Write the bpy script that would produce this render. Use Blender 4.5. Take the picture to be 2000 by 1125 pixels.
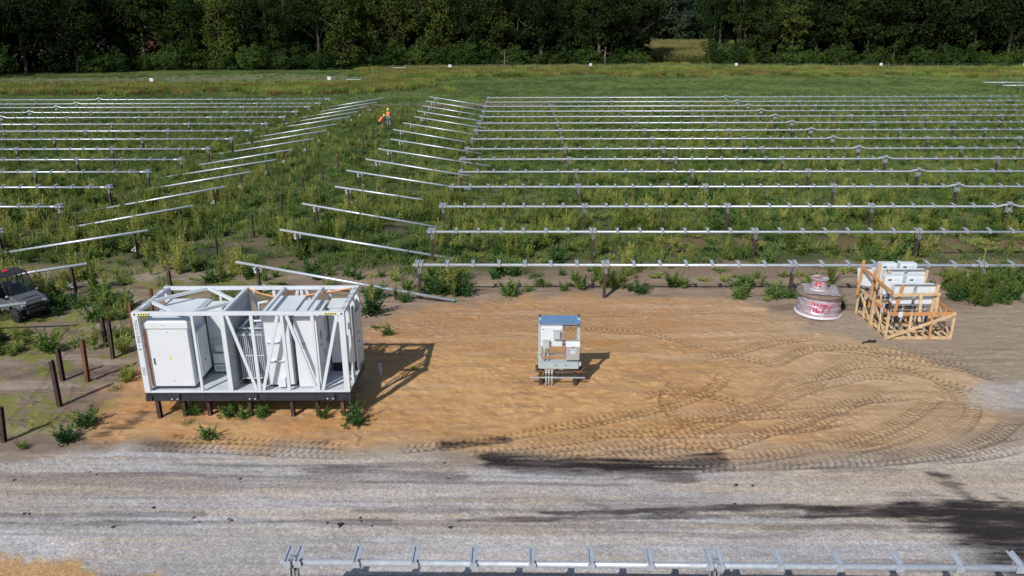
import bpy, math, random
import numpy as np
from mathutils import Vector, Matrix
R=math.radians
random.seed(7); rng=np.random.default_rng(7)
for o in list(bpy.data.objects): bpy.data.objects.remove(o)
scene=bpy.context.scene; COL=scene.collection
# ------------------------------------------------------------------ camera, sky, sun, exposure
CF,CTH,CROLL,CYAW,CH=1502.02,0.3351,-0.0046,-0.0192,11.224
def cam_axes():
    c,s=math.cos(CYAW),math.sin(CYAW)
    Rt=Vector((c,-s,0)); Fh=Vector((s,c,0)); Z=Vector((0,0,1))
    F=Fh*math.cos(CTH)-Z*math.sin(CTH); D=-Fh*math.sin(CTH)-Z*math.cos(CTH)
    cr,sr=math.cos(CROLL),math.sin(CROLL)
    return cr*Rt-sr*D, sr*Rt+cr*D, F
AX,AD,AF=cam_axes()
cam=bpy.data.cameras.new('camera'); camo=bpy.data.objects.new('camera',cam); COL.objects.link(camo)
cam.sensor_width=36; cam.lens=CF/2000*36; cam.clip_start=.1; cam.clip_end=3000
camo.matrix_world=Matrix(((AX.x,-AD.x,-AF.x,0),(AX.y,-AD.y,-AF.y,0),(AX.z,-AD.z,-AF.z,CH),(0,0,0,1)))
scene.camera=camo
SUN_EL,SUN_AZ=41.5,29.0      # shadows fall 29 deg right of straight away
w=bpy.data.worlds.new('World'); scene.world=w; w.use_nodes=True
nt=w.node_tree; bg=nt.nodes['Background']; sky=nt.nodes.new('ShaderNodeTexSky'); sky.sky_type='NISHITA'
sky.sun_disc=False; sky.sun_elevation=R(SUN_EL); sky.sun_rotation=R(180+SUN_AZ); sky.air_density=1.0; sky.dust_density=1.0
nt.links.new(sky.outputs[0],bg.inputs[0]); bg.inputs[1].default_value=.085
sl=bpy.data.lights.new('sun','SUN'); sl.energy=3.9; sl.angle=R(.53); sl.color=(1,.965,.905)
so=bpy.data.objects.new('sun',sl); COL.objects.link(so)
sd=Vector((math.sin(R(SUN_AZ))*math.cos(R(SUN_EL)),math.cos(R(SUN_AZ))*math.cos(R(SUN_EL)),-math.sin(R(SUN_EL))))
so.rotation_euler=sd.to_track_quat('-Z','Y').to_euler(); so.location=(-20,-40,60)
scene.view_settings.view_transform='Standard'; scene.view_settings.look='None'; scene.view_settings.gamma=1
scene.view_settings.exposure=0.12
# ------------------------------------------------------------------ helpers
def at(px,py,z=0.):                       # world point on the level z seen at that pixel of the photograph
    d=AX*((px-1000)/CF)+AD*((py-562.5)/CF)+AF
    t=(z-CH)/d.z; return Vector((d.x*t,d.y*t,z))
def atY(px,py,Y):                         # world point on the upright plane y=Y
    d=AX*((px-1000)/CF)+AD*((py-562.5)/CF)+AF
    t=Y/d.y; return Vector((d.x*t,Y,CH+d.z*t))
def pxof(x,y,z=0.):
    v=Vector((x,y,z-CH)); return 1000+CF*v.dot(AX)/v.dot(AF), 562.5+CF*v.dot(AD)/v.dot(AF)
def tag(o,label=None,cat=None,group=None,kind=None):
    if label: o['label']=label
    if cat: o['category']=cat
    if group: o['group']=group
    if kind: o['kind']=kind
    return o
def thing(name,label,cat,loc=(0,0,0),rz=0,group=None):
    o=bpy.data.objects.new(name,None); COL.objects.link(o); o.empty_display_size=.2
    o.location=loc; o.rotation_euler=(0,0,rz); return tag(o,label,cat,group)
def link(name,me,parent=None):
    o=bpy.data.objects.new(name,me); COL.objects.link(o)
    if parent: o.parent=parent
    return o
def copy_tree(o,parent=None):
    c=o.copy(); COL.objects.link(c); c.parent=parent
    for ch in [q for q in o.children]: copy_tree(ch,c)
    return c
class MB:
    def __init__(s): s.v=[]; s.f=[]
    def add(s,v,f):
        n=len(s.v); s.v+= [tuple(q) for q in v]; s.f+=[tuple(i+n for i in q) for q in f]; return s
    def box(s,x0,x1,y0,y1,z0,z1,M=None):
        v=[Vector((x,y,z)) for z in (z0,z1) for y in (y0,y1) for x in (x0,x1)]
        if M: v=[M@q for q in v]
        return s.add(v,[(0,2,3,1),(4,5,7,6),(0,1,5,4),(2,6,7,3),(0,4,6,2),(1,3,7,5)])
    def beam(s,p,q,w,h,up=(0,0,1)):       # w across, h along 'up'
        p=Vector(p);q=Vector(q);d=(q-p);L=d.length;d.normalize();up=Vector(up)
        a=d.cross(up)
        if a.length<1e-4: a=d.cross(Vector((1,0,0)))
        a.normalize();b=a.cross(d).normalized()
        v=[c+a*(w/2*i)+b*(h/2*j) for c in (p,q) for i,j in ((-1,-1),(1,-1),(1,1),(-1,1))]
        return s.add(v,[(0,1,2,3),(7,6,5,4),(0,4,5,1),(1,5,6,2),(2,6,7,3),(3,7,4,0)])
    def tube(s,pts,r,n=10,caps=True):
        pts=[Vector(p) for p in pts]; rs=r if isinstance(r,(list,tuple)) else [r]*len(pts)
        rings=[]; prev=None
        for i,p in enumerate(pts):
            d=(pts[min(i+1,len(pts)-1)]-pts[max(i-1,0)]).normalized()
            if prev is None:
                a=d.cross(Vector((0,0,1)))
                if a.length<.05: a=d.cross(Vector((0,1,0)))
            else: a=prev-d*prev.dot(d)
            a.normalize(); prev=a; b=d.cross(a)
            rings.append([p+(a*math.cos(t)+b*math.sin(t))*rs[i] for t in [2*math.pi*k/n for k in range(n)]])
        v=[q for g in rings for q in g]; f=[]
        for i in range(len(pts)-1):
            for k in range(n): f.append((i*n+k,(i+1)*n+k,(i+1)*n+(k+1)%n,i*n+(k+1)%n))
        if caps: f.append(tuple(range(n))); f.append(tuple(range(len(v)-1,len(v)-n-1,-1)))
        return s.add(v,f)
    def lathe(s,prof,c=(0,0,0),n=48,wob=None):
        v=[];f=[];m=len(prof)
        for k in range(n):
            t=2*math.pi*k/n
            for i,(r,z) in enumerate(prof):
                if wob: r=r+wob(t,z)
                v.append((c[0]+r*math.cos(t),c[1]+r*math.sin(t),c[2]+z))
        for k in range(n):
            for i in range(m-1): f.append((k*m+i,((k+1)%n)*m+i,((k+1)%n)*m+i+1,k*m+i+1))
        return s.add(v,f)
    def mesh(s,name,mat,smooth=False,bev=0):
        me=bpy.data.meshes.new(name); me.from_pydata(s.v,[],s.f); me.update()
        if mat: me.materials.append(mat)
        if smooth: me.polygons.foreach_set('use_smooth',[True]*len(me.polygons)); me.update()
        return me
    def build(s,name,mat,parent=None,smooth=False,bev=0):
        o=link(name,s.mesh(name,mat,smooth),parent)
        if smooth:
            try: o.data.shade_auto_smooth if 0 else None
            except Exception: pass
        if bev:
            m=o.modifiers.new('bevel','BEVEL'); m.width=bev; m.segments=2; m.limit_method='ANGLE'; m.angle_limit=R(40)
        return o
def npmesh(name,V,F,mat,smooth=False,attrs=None,mats=None):
    me=bpy.data.meshes.new(name); V=np.asarray(V,np.float32); F=np.asarray(F,np.int32); k=F.shape[1]
    me.vertices.add(len(V)); me.vertices.foreach_set('co',V.ravel())
    me.loops.add(F.size); me.loops.foreach_set('vertex_index',F.ravel())
    me.polygons.add(len(F)); me.polygons.foreach_set('loop_start',np.arange(0,F.size,k,dtype=np.int32))
    try: me.polygons.foreach_set('loop_total',np.full(len(F),k,np.int32))
    except Exception: pass
    if smooth: me.polygons.foreach_set('use_smooth',np.ones(len(F),bool))
    me.update(calc_edges=True)
    for n,(t,a) in (attrs or {}).items():
        at_=me.attributes.new(n,t,'POINT'); at_.data.foreach_set('color' if 'COLOR' in t else 'value',np.asarray(a,np.float32).ravel())
    if mat: me.materials.append(mat)
    return me
def _h(ix,iy,s):
    n=(ix.astype(np.int64)*374761393+iy.astype(np.int64)*668265263+s*144269+1013)&0x7fffffff
    n=((n^(n>>13))*1274126177)&0x7fffffff; n=(n^(n>>16))
    return (n&0xffff)/65535.
def vn(x,y,s=0):
    ix=np.floor(x);iy=np.floor(y);fx=x-ix;fy=y-iy;fx=fx*fx*(3-2*fx);fy=fy*fy*(3-2*fy)
    a=_h(ix,iy,s);b=_h(ix+1,iy,s);c=_h(ix,iy+1,s);d=_h(ix+1,iy+1,s)
    return (a*(1-fx)+b*fx)*(1-fy)+(c*(1-fx)+d*fx)*fy
def fbm(x,y,s=0,o=4):
    r=0;a=.5;t=0
    for i in range(o): r=r+a*vn(x,y,s+i*17);t+=a;x=x*2.03+3.1;y=y*2.03+1.7;a*=.5
    return r/t
def sst(x,a,b):
    t=np.clip((x-a)/(b-a),0,1); return t*t*(3-2*t)
# ------------------------------------------------------------------ materials
MATS={}
def nodes(name):
    m=bpy.data.materials.new(name); m.use_nodes=True; n=m.node_tree; return m,n,n.nodes['Principled BSDF']
def mat(name,col,rough=.6,metal=0,var=.12,scale=6,bump=0,bscale=60,dirt=None,dirtamt=.0,spec=.5,coord='Object'):
    if name in MATS: return MATS[name]
    m,n,b=nodes(name); tc=n.nodes.new('ShaderNodeTexCoord'); L=n.links.new
    ns=n.nodes.new('ShaderNodeTexNoise'); ns.inputs['Scale'].default_value=scale; ns.inputs['Detail'].default_value=6
    L(tc.outputs[coord],ns.inputs['Vector'])
    rp=n.nodes.new('ShaderNodeValToRGB'); rp.color_ramp.elements[0].position=.3; rp.color_ramp.elements[1].position=.7
    lo=[c*(1-var) for c in col]; hi=[min(1,c*(1+var)) for c in col]
    rp.color_ramp.elements[0].color=(*lo,1); rp.color_ramp.elements[1].color=(*hi,1); L(ns.outputs[0],rp.inputs[0])
    out=rp.outputs[0]
    if dirt:
        n2=n.nodes.new('ShaderNodeTexNoise'); n2.inputs['Scale'].default_value=scale*.6; n2.inputs['Detail'].default_value=8; n2.inputs['Roughness'].default_value=.7
        mp=n.nodes.new('ShaderNodeMapping'); mp.inputs['Scale'].default_value=(1.5,1.5,.35); L(tc.outputs[coord],mp.inputs[0]); L(mp.outputs[0],n2.inputs['Vector'])
        r2=n.nodes.new('ShaderNodeValToRGB'); r2.color_ramp.elements[0].position=.52; r2.color_ramp.elements[1].position=.75
        r2.color_ramp.elements[1].color=(dirtamt,)*3+(1,); L(n2.outputs[0],r2.inputs[0])
        mx=n.nodes.new('ShaderNodeMix'); mx.data_type='RGBA'; L(r2.outputs[0],mx.inputs[0]); L(out,mx.inputs[6]); mx.inputs[7].default_value=(*dirt,1); out=mx.outputs[2]
    L(out,b.inputs['Base Color']); b.inputs['Roughness'].default_value=rough; b.inputs['Metallic'].default_value=metal
    b.inputs['Specular IOR Level'].default_value=spec
    if bump:
        n3=n.nodes.new('ShaderNodeTexNoise'); n3.inputs['Scale'].default_value=bscale; n3.inputs['Detail'].default_value=4; L(tc.outputs[coord],n3.inputs['Vector'])
        bp=n.nodes.new('ShaderNodeBump'); bp.inputs['Strength'].default_value=bump; bp.inputs['Distance'].default_value=.02; L(n3.outputs[0],bp.inputs['Height']); L(bp.outputs[0],b.inputs['Normal'])
    MATS[name]=m; return m
GALV=mat('galvanised',(.54,.585,.65),.42,.5,.12,9,.05,40)
GALVD=mat('galvanised_dull',(.36,.38,.40),.5,.5,.2,12)
GALVL=mat('galvanised_light',(.60,.64,.69),.45,.3,.15,12)
PILE=mat('pile_steel',(.060,.043,.038),.65,.25,.35,5,.1,50,(.17,.075,.035),.5)
RUST=mat('rusty_steel',(.16,.075,.038),.8,.1,.4,7,.15,40,(.05,.03,.025),.8)
WHITE=mat('white_paint',(.60,.645,.695),.42,0,.035,2.5,0,60,(.52,.50,.46),.35)
WHITE2=mat('white_enamel',(.63,.665,.705),.38,0,.03,3,0,60,(.6,.6,.58),.25)
DECK=mat('deck_paint',(.50,.535,.57),.55,0,.08,5,0,60,(.38,.35,.30),.6)
PANEL=mat('grey_panel',(.42,.46,.49),.5,.2,.08,6)
NAVY=mat('navy_paint',(.028,.034,.045),.5,.1,.25,6,0,60,(.12,.11,.10),.35)
BLACK=mat('black_rubber',(.018,.018,.019),.7,0,.2,10)
WOOD=mat('crate_wood',(.56,.40,.23),.75,0,.22,7,.15,70,(.42,.24,.11),.5)
WOOD2=mat('orange_wood',(.50,.25,.10),.75,0,.2,7,.15,70)
WOODW=mat('weathered_wood',(.22,.165,.13),.8,0,.25,9,.2,60)
WRAP=mat('plastic_wrap',(.56,.50,.56),.24,.5,.22,5,.6,12,(.60,.20,.32),.6)
FLANGE=mat('flange_wrap',(.66,.64,.66),.4,.2,.1,7,.2,20)
REDP=mat('red_paint',(.62,.02,.07),.6,0,.12,20)
ORANGE=mat('orange_trim',(.95,.27,.05),.5,0,.05,5)
YELL=mat('yellow_sign',(.85,.72,.03),.5,0,.04,5)
INK=mat('black_ink',(.03,.03,.035),.6,0,.1,5)
BLUE=mat('blue_grey_paint',(.12,.215,.37),.42,.1,.07,5)
BLUEL=mat('pale_blue_paint',(.40,.48,.51),.5,.1,.06,5)
GREYBOX=mat('grey_enclosure',(.42,.46,.47),.5,0,.05,6)
GREYL=mat('grey_box_face',(.40,.385,.41),.5,.1,.05,6)
CONC=mat('conduit_grey',(.42,.44,.47),.5,0,.1,8)
GREEN=mat('green_label',(.05,.30,.16),.5,0,.05,8)
CARD=mat('cardboard',(.30,.27,.28),.8,0,.2,6,.2,20,(.42,.12,.17),.25)
ORV=mat('vest_orange',(.85,.15,.03),.8,0,.1,20)
SILV=mat('reflective_tape',(.75,.6,.55),.5,.1,.1,20)
SKIN=mat('skin',(.42,.23,.15),.6,0,.05,9)
JEANS=mat('denim',(.13,.18,.25),.9,0,.2,20)
DARKC=mat('dark_cloth',(.02,.022,.035),.9,0,.2,20)
HARD=mat('hard_hat_yellow',(.75,.78,.05),.35,0,.05,9)
HARD2=mat('hard_hat_pale',(.70,.80,.30),.35,0,.05,9)
UTVG=mat('utv_grey',(.115,.125,.14),.4,.2,.1,5,0,60,(.25,.21,.17),.35)
BRICK=mat('brick_wall',(.07,.045,.04),.8,0,.2,1)
REDROOF=mat('red_roof',(.13,.03,.03),.7,0,.15,1)
CARW=mat('car_white',(.5,.52,.56),.3,0,.05,1)
def glassm():
    m,n,b=nodes('tinted_glass'); b.inputs['Base Color'].default_value=(.02,.03,.035,1); b.inputs['Roughness'].default_value=.08
    b.inputs['Alpha'].default_value=.55; return m
GLASS=glassm()
def leafm(name,c1,c2,c3=None,trans=.28,scale=.6,objrand=.5):
    m=bpy.data.materials.new(name); m.use_nodes=True; n=m.node_tree; n.nodes.clear(); L=n.links.new
    out=n.nodes.new('ShaderNodeOutputMaterial'); d=n.nodes.new('ShaderNodeBsdfDiffuse'); t=n.nodes.new('ShaderNodeBsdfTranslucent'); mx=n.nodes.new('ShaderNodeMixShader')
    geo=n.nodes.new('ShaderNodeNewGeometry'); ns=n.nodes.new('ShaderNodeTexNoise'); ns.inputs['Scale'].default_value=scale; ns.inputs['Detail'].default_value=5
    L(geo.outputs['Position'],ns.inputs['Vector'])
    oi=n.nodes.new('ShaderNodeObjectInfo'); isl=n.nodes.new('ShaderNodeMath'); isl.operation='MULTIPLY_ADD'
    L(oi.outputs['Random'],isl.inputs[0]); isl.inputs[1].default_value=objrand; isl.inputs[2].default_value=-objrand/2
    ad=n.nodes.new('ShaderNodeMath'); ad.operation='ADD'; L(ns.outputs[0],ad.inputs[0]); L(isl.outputs[0],ad.inputs[1])
    i2=n.nodes.new('ShaderNodeMath'); i2.operation='MULTIPLY_ADD'; L(geo.outputs['Random Per Island'],i2.inputs[0]); i2.inputs[1].default_value=.3; L(ad.outputs[0],i2.inputs[2])
    rp=n.nodes.new('ShaderNodeValToRGB'); e=rp.color_ramp.elements; e[0].position=.40; e[0].color=(*c1,1); e[1].position=.85; e[1].color=(*c2,1)
    if c3: q=e.new(.62); q.color=(*c3,1)
    L(i2.outputs[0],rp.inputs[0]); L(rp.outputs[0],d.inputs[0]); L(rp.outputs[0],t.inputs[0]); mx.inputs[0].default_value=trans
    L(d.outputs[0],mx.inputs[1]); L(t.outputs[0],mx.inputs[2]); L(mx.outputs[0],out.inputs[0]); return m
L_TREE=leafm('leaf_tree',(.010,.019,.008),(.040,.062,.018),(.020,.036,.012),.2,.09,.35)
L_TREE2=leafm('leaf_tree_bright',(.022,.042,.013),(.095,.13,.030),(.042,.070,.018),.22,.12,.35)
L_FARHAZE=leafm('leaf_far_haze',(.035,.058,.035),(.075,.105,.055),(.05,.075,.045),.15,.05,.3)  # paler, bluer leaf colour carries the distance haze of the far wood
L_SHRUB=leafm('leaf_shrub',(.024,.050,.015),(.095,.15,.035),(.045,.082,.022),.25,.25,.4)
L_WEED=leafm('leaf_weed',(.075,.135,.030),(.33,.37,.095),(.165,.235,.055),.3,.12,.5)
L_BUSH=leafm('leaf_bush',(.045,.105,.035),(.16,.25,.07),(.085,.165,.048),.28,.15,.5)
L_TALL=leafm('leaf_feathery',(.11,.16,.034),(.38,.38,.11),(.22,.26,.065),.3,.12,.5)
L_GRASS=leafm('leaf_grass',(.075,.128,.043),(.24,.30,.105),(.14,.205,.07),.3,.08,.4)
L_DRY=leafm('leaf_dry',(.13,.10,.035),(.30,.25,.09),(.21,.165,.055),.25,.2,.4)
L_CORN=leafm('leaf_corn',(.10,.12,.035),(.32,.29,.12),(.2,.2,.07),.3,.05,.3)
BARK=mat('bark',(.075,.06,.05),.9,0,.35,2,.3,8)
BARKL=mat('pale_bark',(.135,.11,.09),.9,0,.3,2,.3,8)
# ------------------------------------------------------------------ ground
def poly_sd(X,Y,P):                       # signed distance, inside positive
    d=np.full(X.shape,1e9,np.float32); ins=np.zeros(X.shape,bool); n=len(P)
    for i in range(n):
        ax,ay=P[i];bx,by=P[(i+1)%n]; ex,ey=bx-ax,by-ay; wx,wy=X-ax,Y-ay
        t=np.clip((wx*ex+wy*ey)/(ex*ex+ey*ey+1e-9),0,1); d=np.minimum(d,np.hypot(wx-ex*t,wy-ey*t))
        c=((ay>Y)!=(by>Y)); ins^= c&(X<(bx-ax)*(Y-ay)/((by-ay) if abs(by-ay)>1e-9 else 1e-9)+ax)
    return np.where(ins,d,-d)
def line_ds(X,Y,P):                       # distance, arclength, signed side
    D=np.full(X.shape,1e9,np.float32);S=np.zeros(X.shape,np.float32);G=np.zeros(X.shape,np.float32);acc=0
    for i in range(len(P)-1):
        ax,ay=P[i];bx,by=P[i+1];ex,ey=bx-ax,by-ay;l=math.hypot(ex,ey);wx,wy=X-ax,Y-ay
        t=np.clip((wx*ex+wy*ey)/(l*l),0,1);dd=np.hypot(wx-ex*t,wy-ey*t);m=dd<D
        D=np.where(m,dd,D);S=np.where(m,acc+t*l,S);G=np.where(m,np.sign(ex*wy-ey*wx)*dd,G);acc+=l
    return D,S,G
def W(P): return [(at(*q).x,at(*q).y) for q in P]
def spline(P,n=8):
    out=[];P=[P[0]]+list(P)+[P[-1]]
    for i in range(1,len(P)-2):
        p0,p1,p2,p3=[np.array(P[j]) for j in (i-1,i,i+1,i+2)]
        for k in range(n):
            t=k/n; out.append(tuple(.5*((2*p1)+(-p0+p2)*t+(2*p0-5*p1+4*p2-p3)*t*t+(-p0+3*p1-3*p2+p3)*t**3)))
    out.append(P[-2]); return out
SAND=W([(715,640),(760,612),(860,597),(960,580),(1100,574),(1300,576),(1420,580),(1520,602),(1600,642),(1680,670),(1780,692),(1850,712),(1960,752),(1990,800),(1960,845),(1840,880),(1600,897),(1330,907),(1000,893),(800,880),(600,872),(420,868),(250,862),(190,842),(215,800),(245,750),(290,700),(500,690),(700,690)])
ROADTOP=[(0,893),(250,872),(500,880),(800,884),(1000,896),(1330,908),(1700,900),(2000,862)]
DARK_PATCHES=[([(965,900),(1080,905),(1180,908),(1290,906),(1400,900)],.36,1.),([(1010,912),(1120,920),(1300,924),(1340,932)],.36,.65),([(868,866),(930,862),(985,857)],.22,.9),([(600,862),(640,862)],.12,.6),
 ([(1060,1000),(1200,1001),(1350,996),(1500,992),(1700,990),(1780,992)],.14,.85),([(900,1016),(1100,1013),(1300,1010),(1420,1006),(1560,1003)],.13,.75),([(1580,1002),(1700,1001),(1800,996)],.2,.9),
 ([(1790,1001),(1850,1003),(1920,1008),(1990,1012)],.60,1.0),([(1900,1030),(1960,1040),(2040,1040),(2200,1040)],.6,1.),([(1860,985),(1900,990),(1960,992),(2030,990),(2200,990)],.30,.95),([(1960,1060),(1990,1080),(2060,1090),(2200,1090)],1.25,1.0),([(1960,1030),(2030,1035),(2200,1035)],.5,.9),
 ([(1820,928),(1850,930)],.16,.75),([(1840,935),(1870,955),(1890,968)],.28,.65),([(1945,966),(1960,974)],.16,.8),([(205,845),(250,832),(280,810)],.26,.75),([(340,852),(352,852)],.1,.5),
 ([(0,1006),(200,1005),(400,1004)],.10,.45),([(0,1022),(150,1023),(330,1020),(600,1018),(760,1018)],.13,.55),([(0,930),(300,925),(700,928)],.16,.25),([(600,915),(700,916),(800,925),(900,930)],.2,.45),([(700,998),(900,996),(1050,999)],.16,.4),
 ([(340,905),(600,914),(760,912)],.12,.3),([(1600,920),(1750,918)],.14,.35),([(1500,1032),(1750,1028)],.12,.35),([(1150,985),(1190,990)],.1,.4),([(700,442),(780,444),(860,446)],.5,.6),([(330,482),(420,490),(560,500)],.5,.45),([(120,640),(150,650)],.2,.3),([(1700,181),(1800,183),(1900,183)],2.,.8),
 ([(720,455),(860,462)],.5,.4),([(40,735),(90,722)],.3,.4)]
TRACKS=[ # pixel polylines of wheel ruts, half width m, depth
 [(900,885),(1050,877),(1180,862),(1300,838),(1430,795),(1560,745),(1680,722)],
 [(930,895),(1080,889),(1240,870),(1350,845),(1480,800),(1600,755),(1700,735),(1790,745)],
 [(1000,888),(1150,892),(1330,885),(1450,860),(1560,825),(1660,790),(1760,765)],
 [(1100,900),(1300,905),(1500,893),(1640,868),(1740,835),(1800,800),(1830,770)],
 [(1300,910),(1480,905),(1640,885),(1760,855),(1830,820),(1860,790),(1850,760),(1800,742)],
 [(1330,916),(1560,906),(1700,893),(1820,868),(1880,835),(1900,800),(1885,775)],
 [(1500,910),(1700,903),(1840,890),(1930,860),(1985,820)],
 [(1520,700),(1590,682),(1680,686),(1780,705),(1880,722),(1960,748)],
 [(1500,720),(1560,690),(1640,676),(1740,688),(1840,706),(1930,726)],
 [(1580,760),(1630,725),(1700,712),(1780,728),(1870,752),(1920,775)],
 [(1190,840),(1330,812),(1450,800),(1600,790),(1800,772)],
 [(1100,835),(1200,818),(1320,790),(1390,760),(1420,725)],
 [(1480,790),(1510,750),(1540,730)],[(1160,870),(1250,875),(1330,868),(1480,872)],
 [(1250,800),(1180,815),(1050,842),(900,868),(760,880)],[(1330,740),(1300,780),(1330,830)],
 [(1690,900),(1800,892),(1900,868),(2000,845)],[(1800,900),(1900,892),(2000,872)],[(700,888),(450,880),(250,872)],[(700,872),(480,862),(300,858)],
 [(10,840),(90,760),(130,700),(230,640),(300,600)],[(-40,760),(60,700),(150,640),(230,600)],[(60,870),(140,800),(160,740)],
 [(0,955),(500,945),(1000,925),(1400,930),(1900,915)],[(0,1000),(500,995),(1000,985),(1500,975),(2000,960)],
 [(0,905),(500,925),(900,935),(1300,940)],[(0,1015),(600,1013),(1000,1008),(2000,995)],[(0,975),(600,970),(1200,960),(1900,945)],
 [(1000,868),(1150,853),(1330,822),(1500,812),(1700,800)],[(1350,700),(1430,690),(1520,668),(1620,660)],[(1600,720),(1680,700),(1780,720),(1860,760),(1880,800)],[(1420,900),(1560,880),(1700,850),(1790,815),(1830,775),(1800,755)],[(1560,850),(1640,800),(1690,770)],[(1660,880),(1790,850),(1880,800)],[(1240,780),(1300,765),(1400,775),(1480,800)],[(1120,850),(1260,845),(1400,850),(1560,838),(1680,815)],
 [(1050,640),(1250,650),(1420,690),(1540,720)],[(760,640),(950,620),(1200,615),(1450,610),(1540,640)],[(1650,650),(1850,700),(2000,700)],[(1740,680),(1900,690),(2000,660)]]
def ground_height(X,Y):
    near=sst(-Y,-30,-24)
    z=.035*(fbm(X*.6,Y*.6,3)-.5)*2+.05*(fbm(X*.12,Y*.12,5)-.5)
    fine=.022*(fbm(X*3.1,Y*3.1,9,3)-.5)
    z=z+fine*sst(45-Y,0,10)
    # shallow windrow at the edge of the road
    return z
def ground_arrays(X,Y,detail):
    Zb=ground_height(X,Y)
    wx=X+1.1*(fbm(X*.5,Y*.5,21)-.5)*2; wy=Y+.9*(fbm(X*.5,Y*.5,22)-.5)*2
    n1=fbm(X*.35,Y*.35,31);n2=fbm(X*1.3,Y*1.3,32);n3=fbm(X*5,Y*5,33,3)
    st=fbm(X*.18,Y*1.6,34,5); st2=fbm(X*.55,Y*4.5,35,4); sp=vn(X*14,Y*14,36)
    lerp=lambda a,b,t: a*(1-t[...,None])+np.array(b)*t[...,None]
    c=np.zeros(X.shape+(3,),np.float32)+np.array((.070,.082,.034))                     # field soil under the weeds
    c=lerp(c,(.15,.115,.08),sst(n1,.46,.62)*.85); c=lerp(c,(.07,.085,.028),sst(n2,.5,.7)*.7)
    # sparse strip of drier soil in front of and between the first rows
    dry=sst(34.8-wy,-.6,1.2); c=lerp(c,(.265,.20,.145),dry)
    c=lerp(c,(.17,.125,.095),dry*sst(st,.5,.66)*.8); c=lerp(c,(.33,.255,.185),dry*sst(st2,.55,.7)*.6)
    strip=sst(-np.abs(wy-34.9),-1.8,-.6)*sst(X,-1,3); c=lerp(c,(.23,.165,.12),strip*.8)
    strip=sst(-np.abs(wy-39.2),-2.0,-.6)*sst(X,3,9); c=lerp(c,(.17,.11,.065),strip*.7)
    # left yard soil with mossy patches
    left=sst(-8.-wx,0,2.5)*dry
    c=lerp(c,(.205,.155,.12),left); c=lerp(c,(.28,.225,.175),left*sst(st,.5,.66)); c=lerp(c,(.12,.085,.07),left*sst(fbm(X*.5,Y*1.4,44,4),.56,.68)*.8)
    moss=left*sst(fbm(X*.8+4,Y*.8,41),.40,.54)*sst(fbm(X*3,Y*3,42),.32,.55)*sst(wy,18.5,20.5)*sst(-wx,10,12)
    c=lerp(c,(.17,.18,.045),moss*.9)
    # sand
    sd=poly_sd(wx,wy,SAND); s=sst(sd+.8*(fbm(X*1.6,Y*2.2,29,4)-.5),-.5,.6)
    sand=np.zeros_like(c)+np.array((.465,.270,.122))
    sand=lerp(sand,(.385,.235,.128),sst(Y,23.5,28)*.9); sand=lerp(sand,(.40,.20,.075),sst(fbm(X*.7,Y*1.6,39,4),.55,.7)*.6); sand=lerp(sand,(.50,.30,.135),sst(n1,.45,.65)*.7*sst(27-Y,0,3))
    sand=lerp(sand,(.36,.19,.075),sst(fbm(X*2.6,Y*3.4,38,4),.54,.7)*.5); sand=lerp(sand,(.44,.312,.19),sst(X,4,12)*.9); sand=lerp(sand,(.33,.205,.115),sst(st2,.52,.68)*.6); sand=lerp(sand,(.50,.355,.225),sst(st,.55,.72)*.45)
    c=c*(1-s[...,None])+sand*s[...,None]
    grey=sst(poly_sd(wx,wy,W([(1560,640),(1640,600),(1760,620),(2250,560),(2300,760),(1990,760),(1860,712),(1700,672)])),-.5,.6)
    c=lerp(c,(.30,.24,.185),grey*.8)
    # road
    RT=W(ROADTOP); rd=poly_sd(wx,Y+.45*(fbm(X*.8,Y*.8,51)-.5)*2,[(-200,-60),(200,-60),(200,RT[-1][1]),]+RT[::-1]+[(-200,RT[0][1])])
    r=sst(rd,-.35,.45)
    road=np.zeros_like(c)+np.array((.355,.342,.34))
    lng=fbm(X*.09,Y*3.2,55,5); lng2=fbm(X*.22,Y*9.,56,4)
    road=lerp(road,(.44,.36,.285),sst(st,.48,.64)*.6*sst(Y,13.8,15.5))
    road=lerp(road,(.45,.44,.45),sst(fbm(X*.25,Y*1.1,53,4),.5,.66)*.8); road=lerp(road,(.20,.165,.15),sst(lng,.51,.64)*.65); road=lerp(road,(.42,.35,.285),sst(lng2,.54,.68)*.55); road=lerp(road,(.27,.235,.215),sst(1-lng2,.56,.7)*.35)
    road=lerp(road,(.44,.355,.27),sst(X,3,9)*.55*sst(Y,14.9,16.2))
    road=lerp(road,(.31,.295,.295),sst(fbm(X*.3,Y*.9,54,4),.5,.62)*.6*sst(15.5-Y,0,1.5))
    gs=(sp-.5)*.16+(vn(X*33,Y*33,37)-.5)*.14
    road=road*(1+gs*1.3)[...,None]
    c=c*(1-r[...,None])+road*r[...,None]
    rg=sst(poly_sd(wx,wy,W([(1890,752),(2200,735),(2200,812),(1960,812),(1900,790)])),-.4,.6); c=lerp(c,(.37,.35,.34),rg*.75)
    bl=sst(poly_sd(wx,wy,W([(-300,1112),(30,1098),(150,1108),(300,1112),(380,1140),(420,1400),(-300,1400)]))+.5*(n2-.5)+.3*(n3-.5),-.2,.2); c=lerp(c,(.42,.27,.135),bl)
    wm=sst(rd,-1.3,.2)*(1-r)*sst(X,-12,-3); c=lerp(c,(.36,.30,.24),wm*.5)
    # meadow beyond the trackers
    md=sst(Y,105,112); c=lerp(c,(.088,.128,.060),md); c=lerp(c,(.125,.14,.055),md*sst(fbm(X*.05,Y*.12,61),.45,.6))
    br=sst(-np.abs(wy-109.5),-2.6,-1.)*sst(-np.abs(X+10),-16,-11); c=lerp(c,(.17,.12,.085),br*.8)
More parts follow.
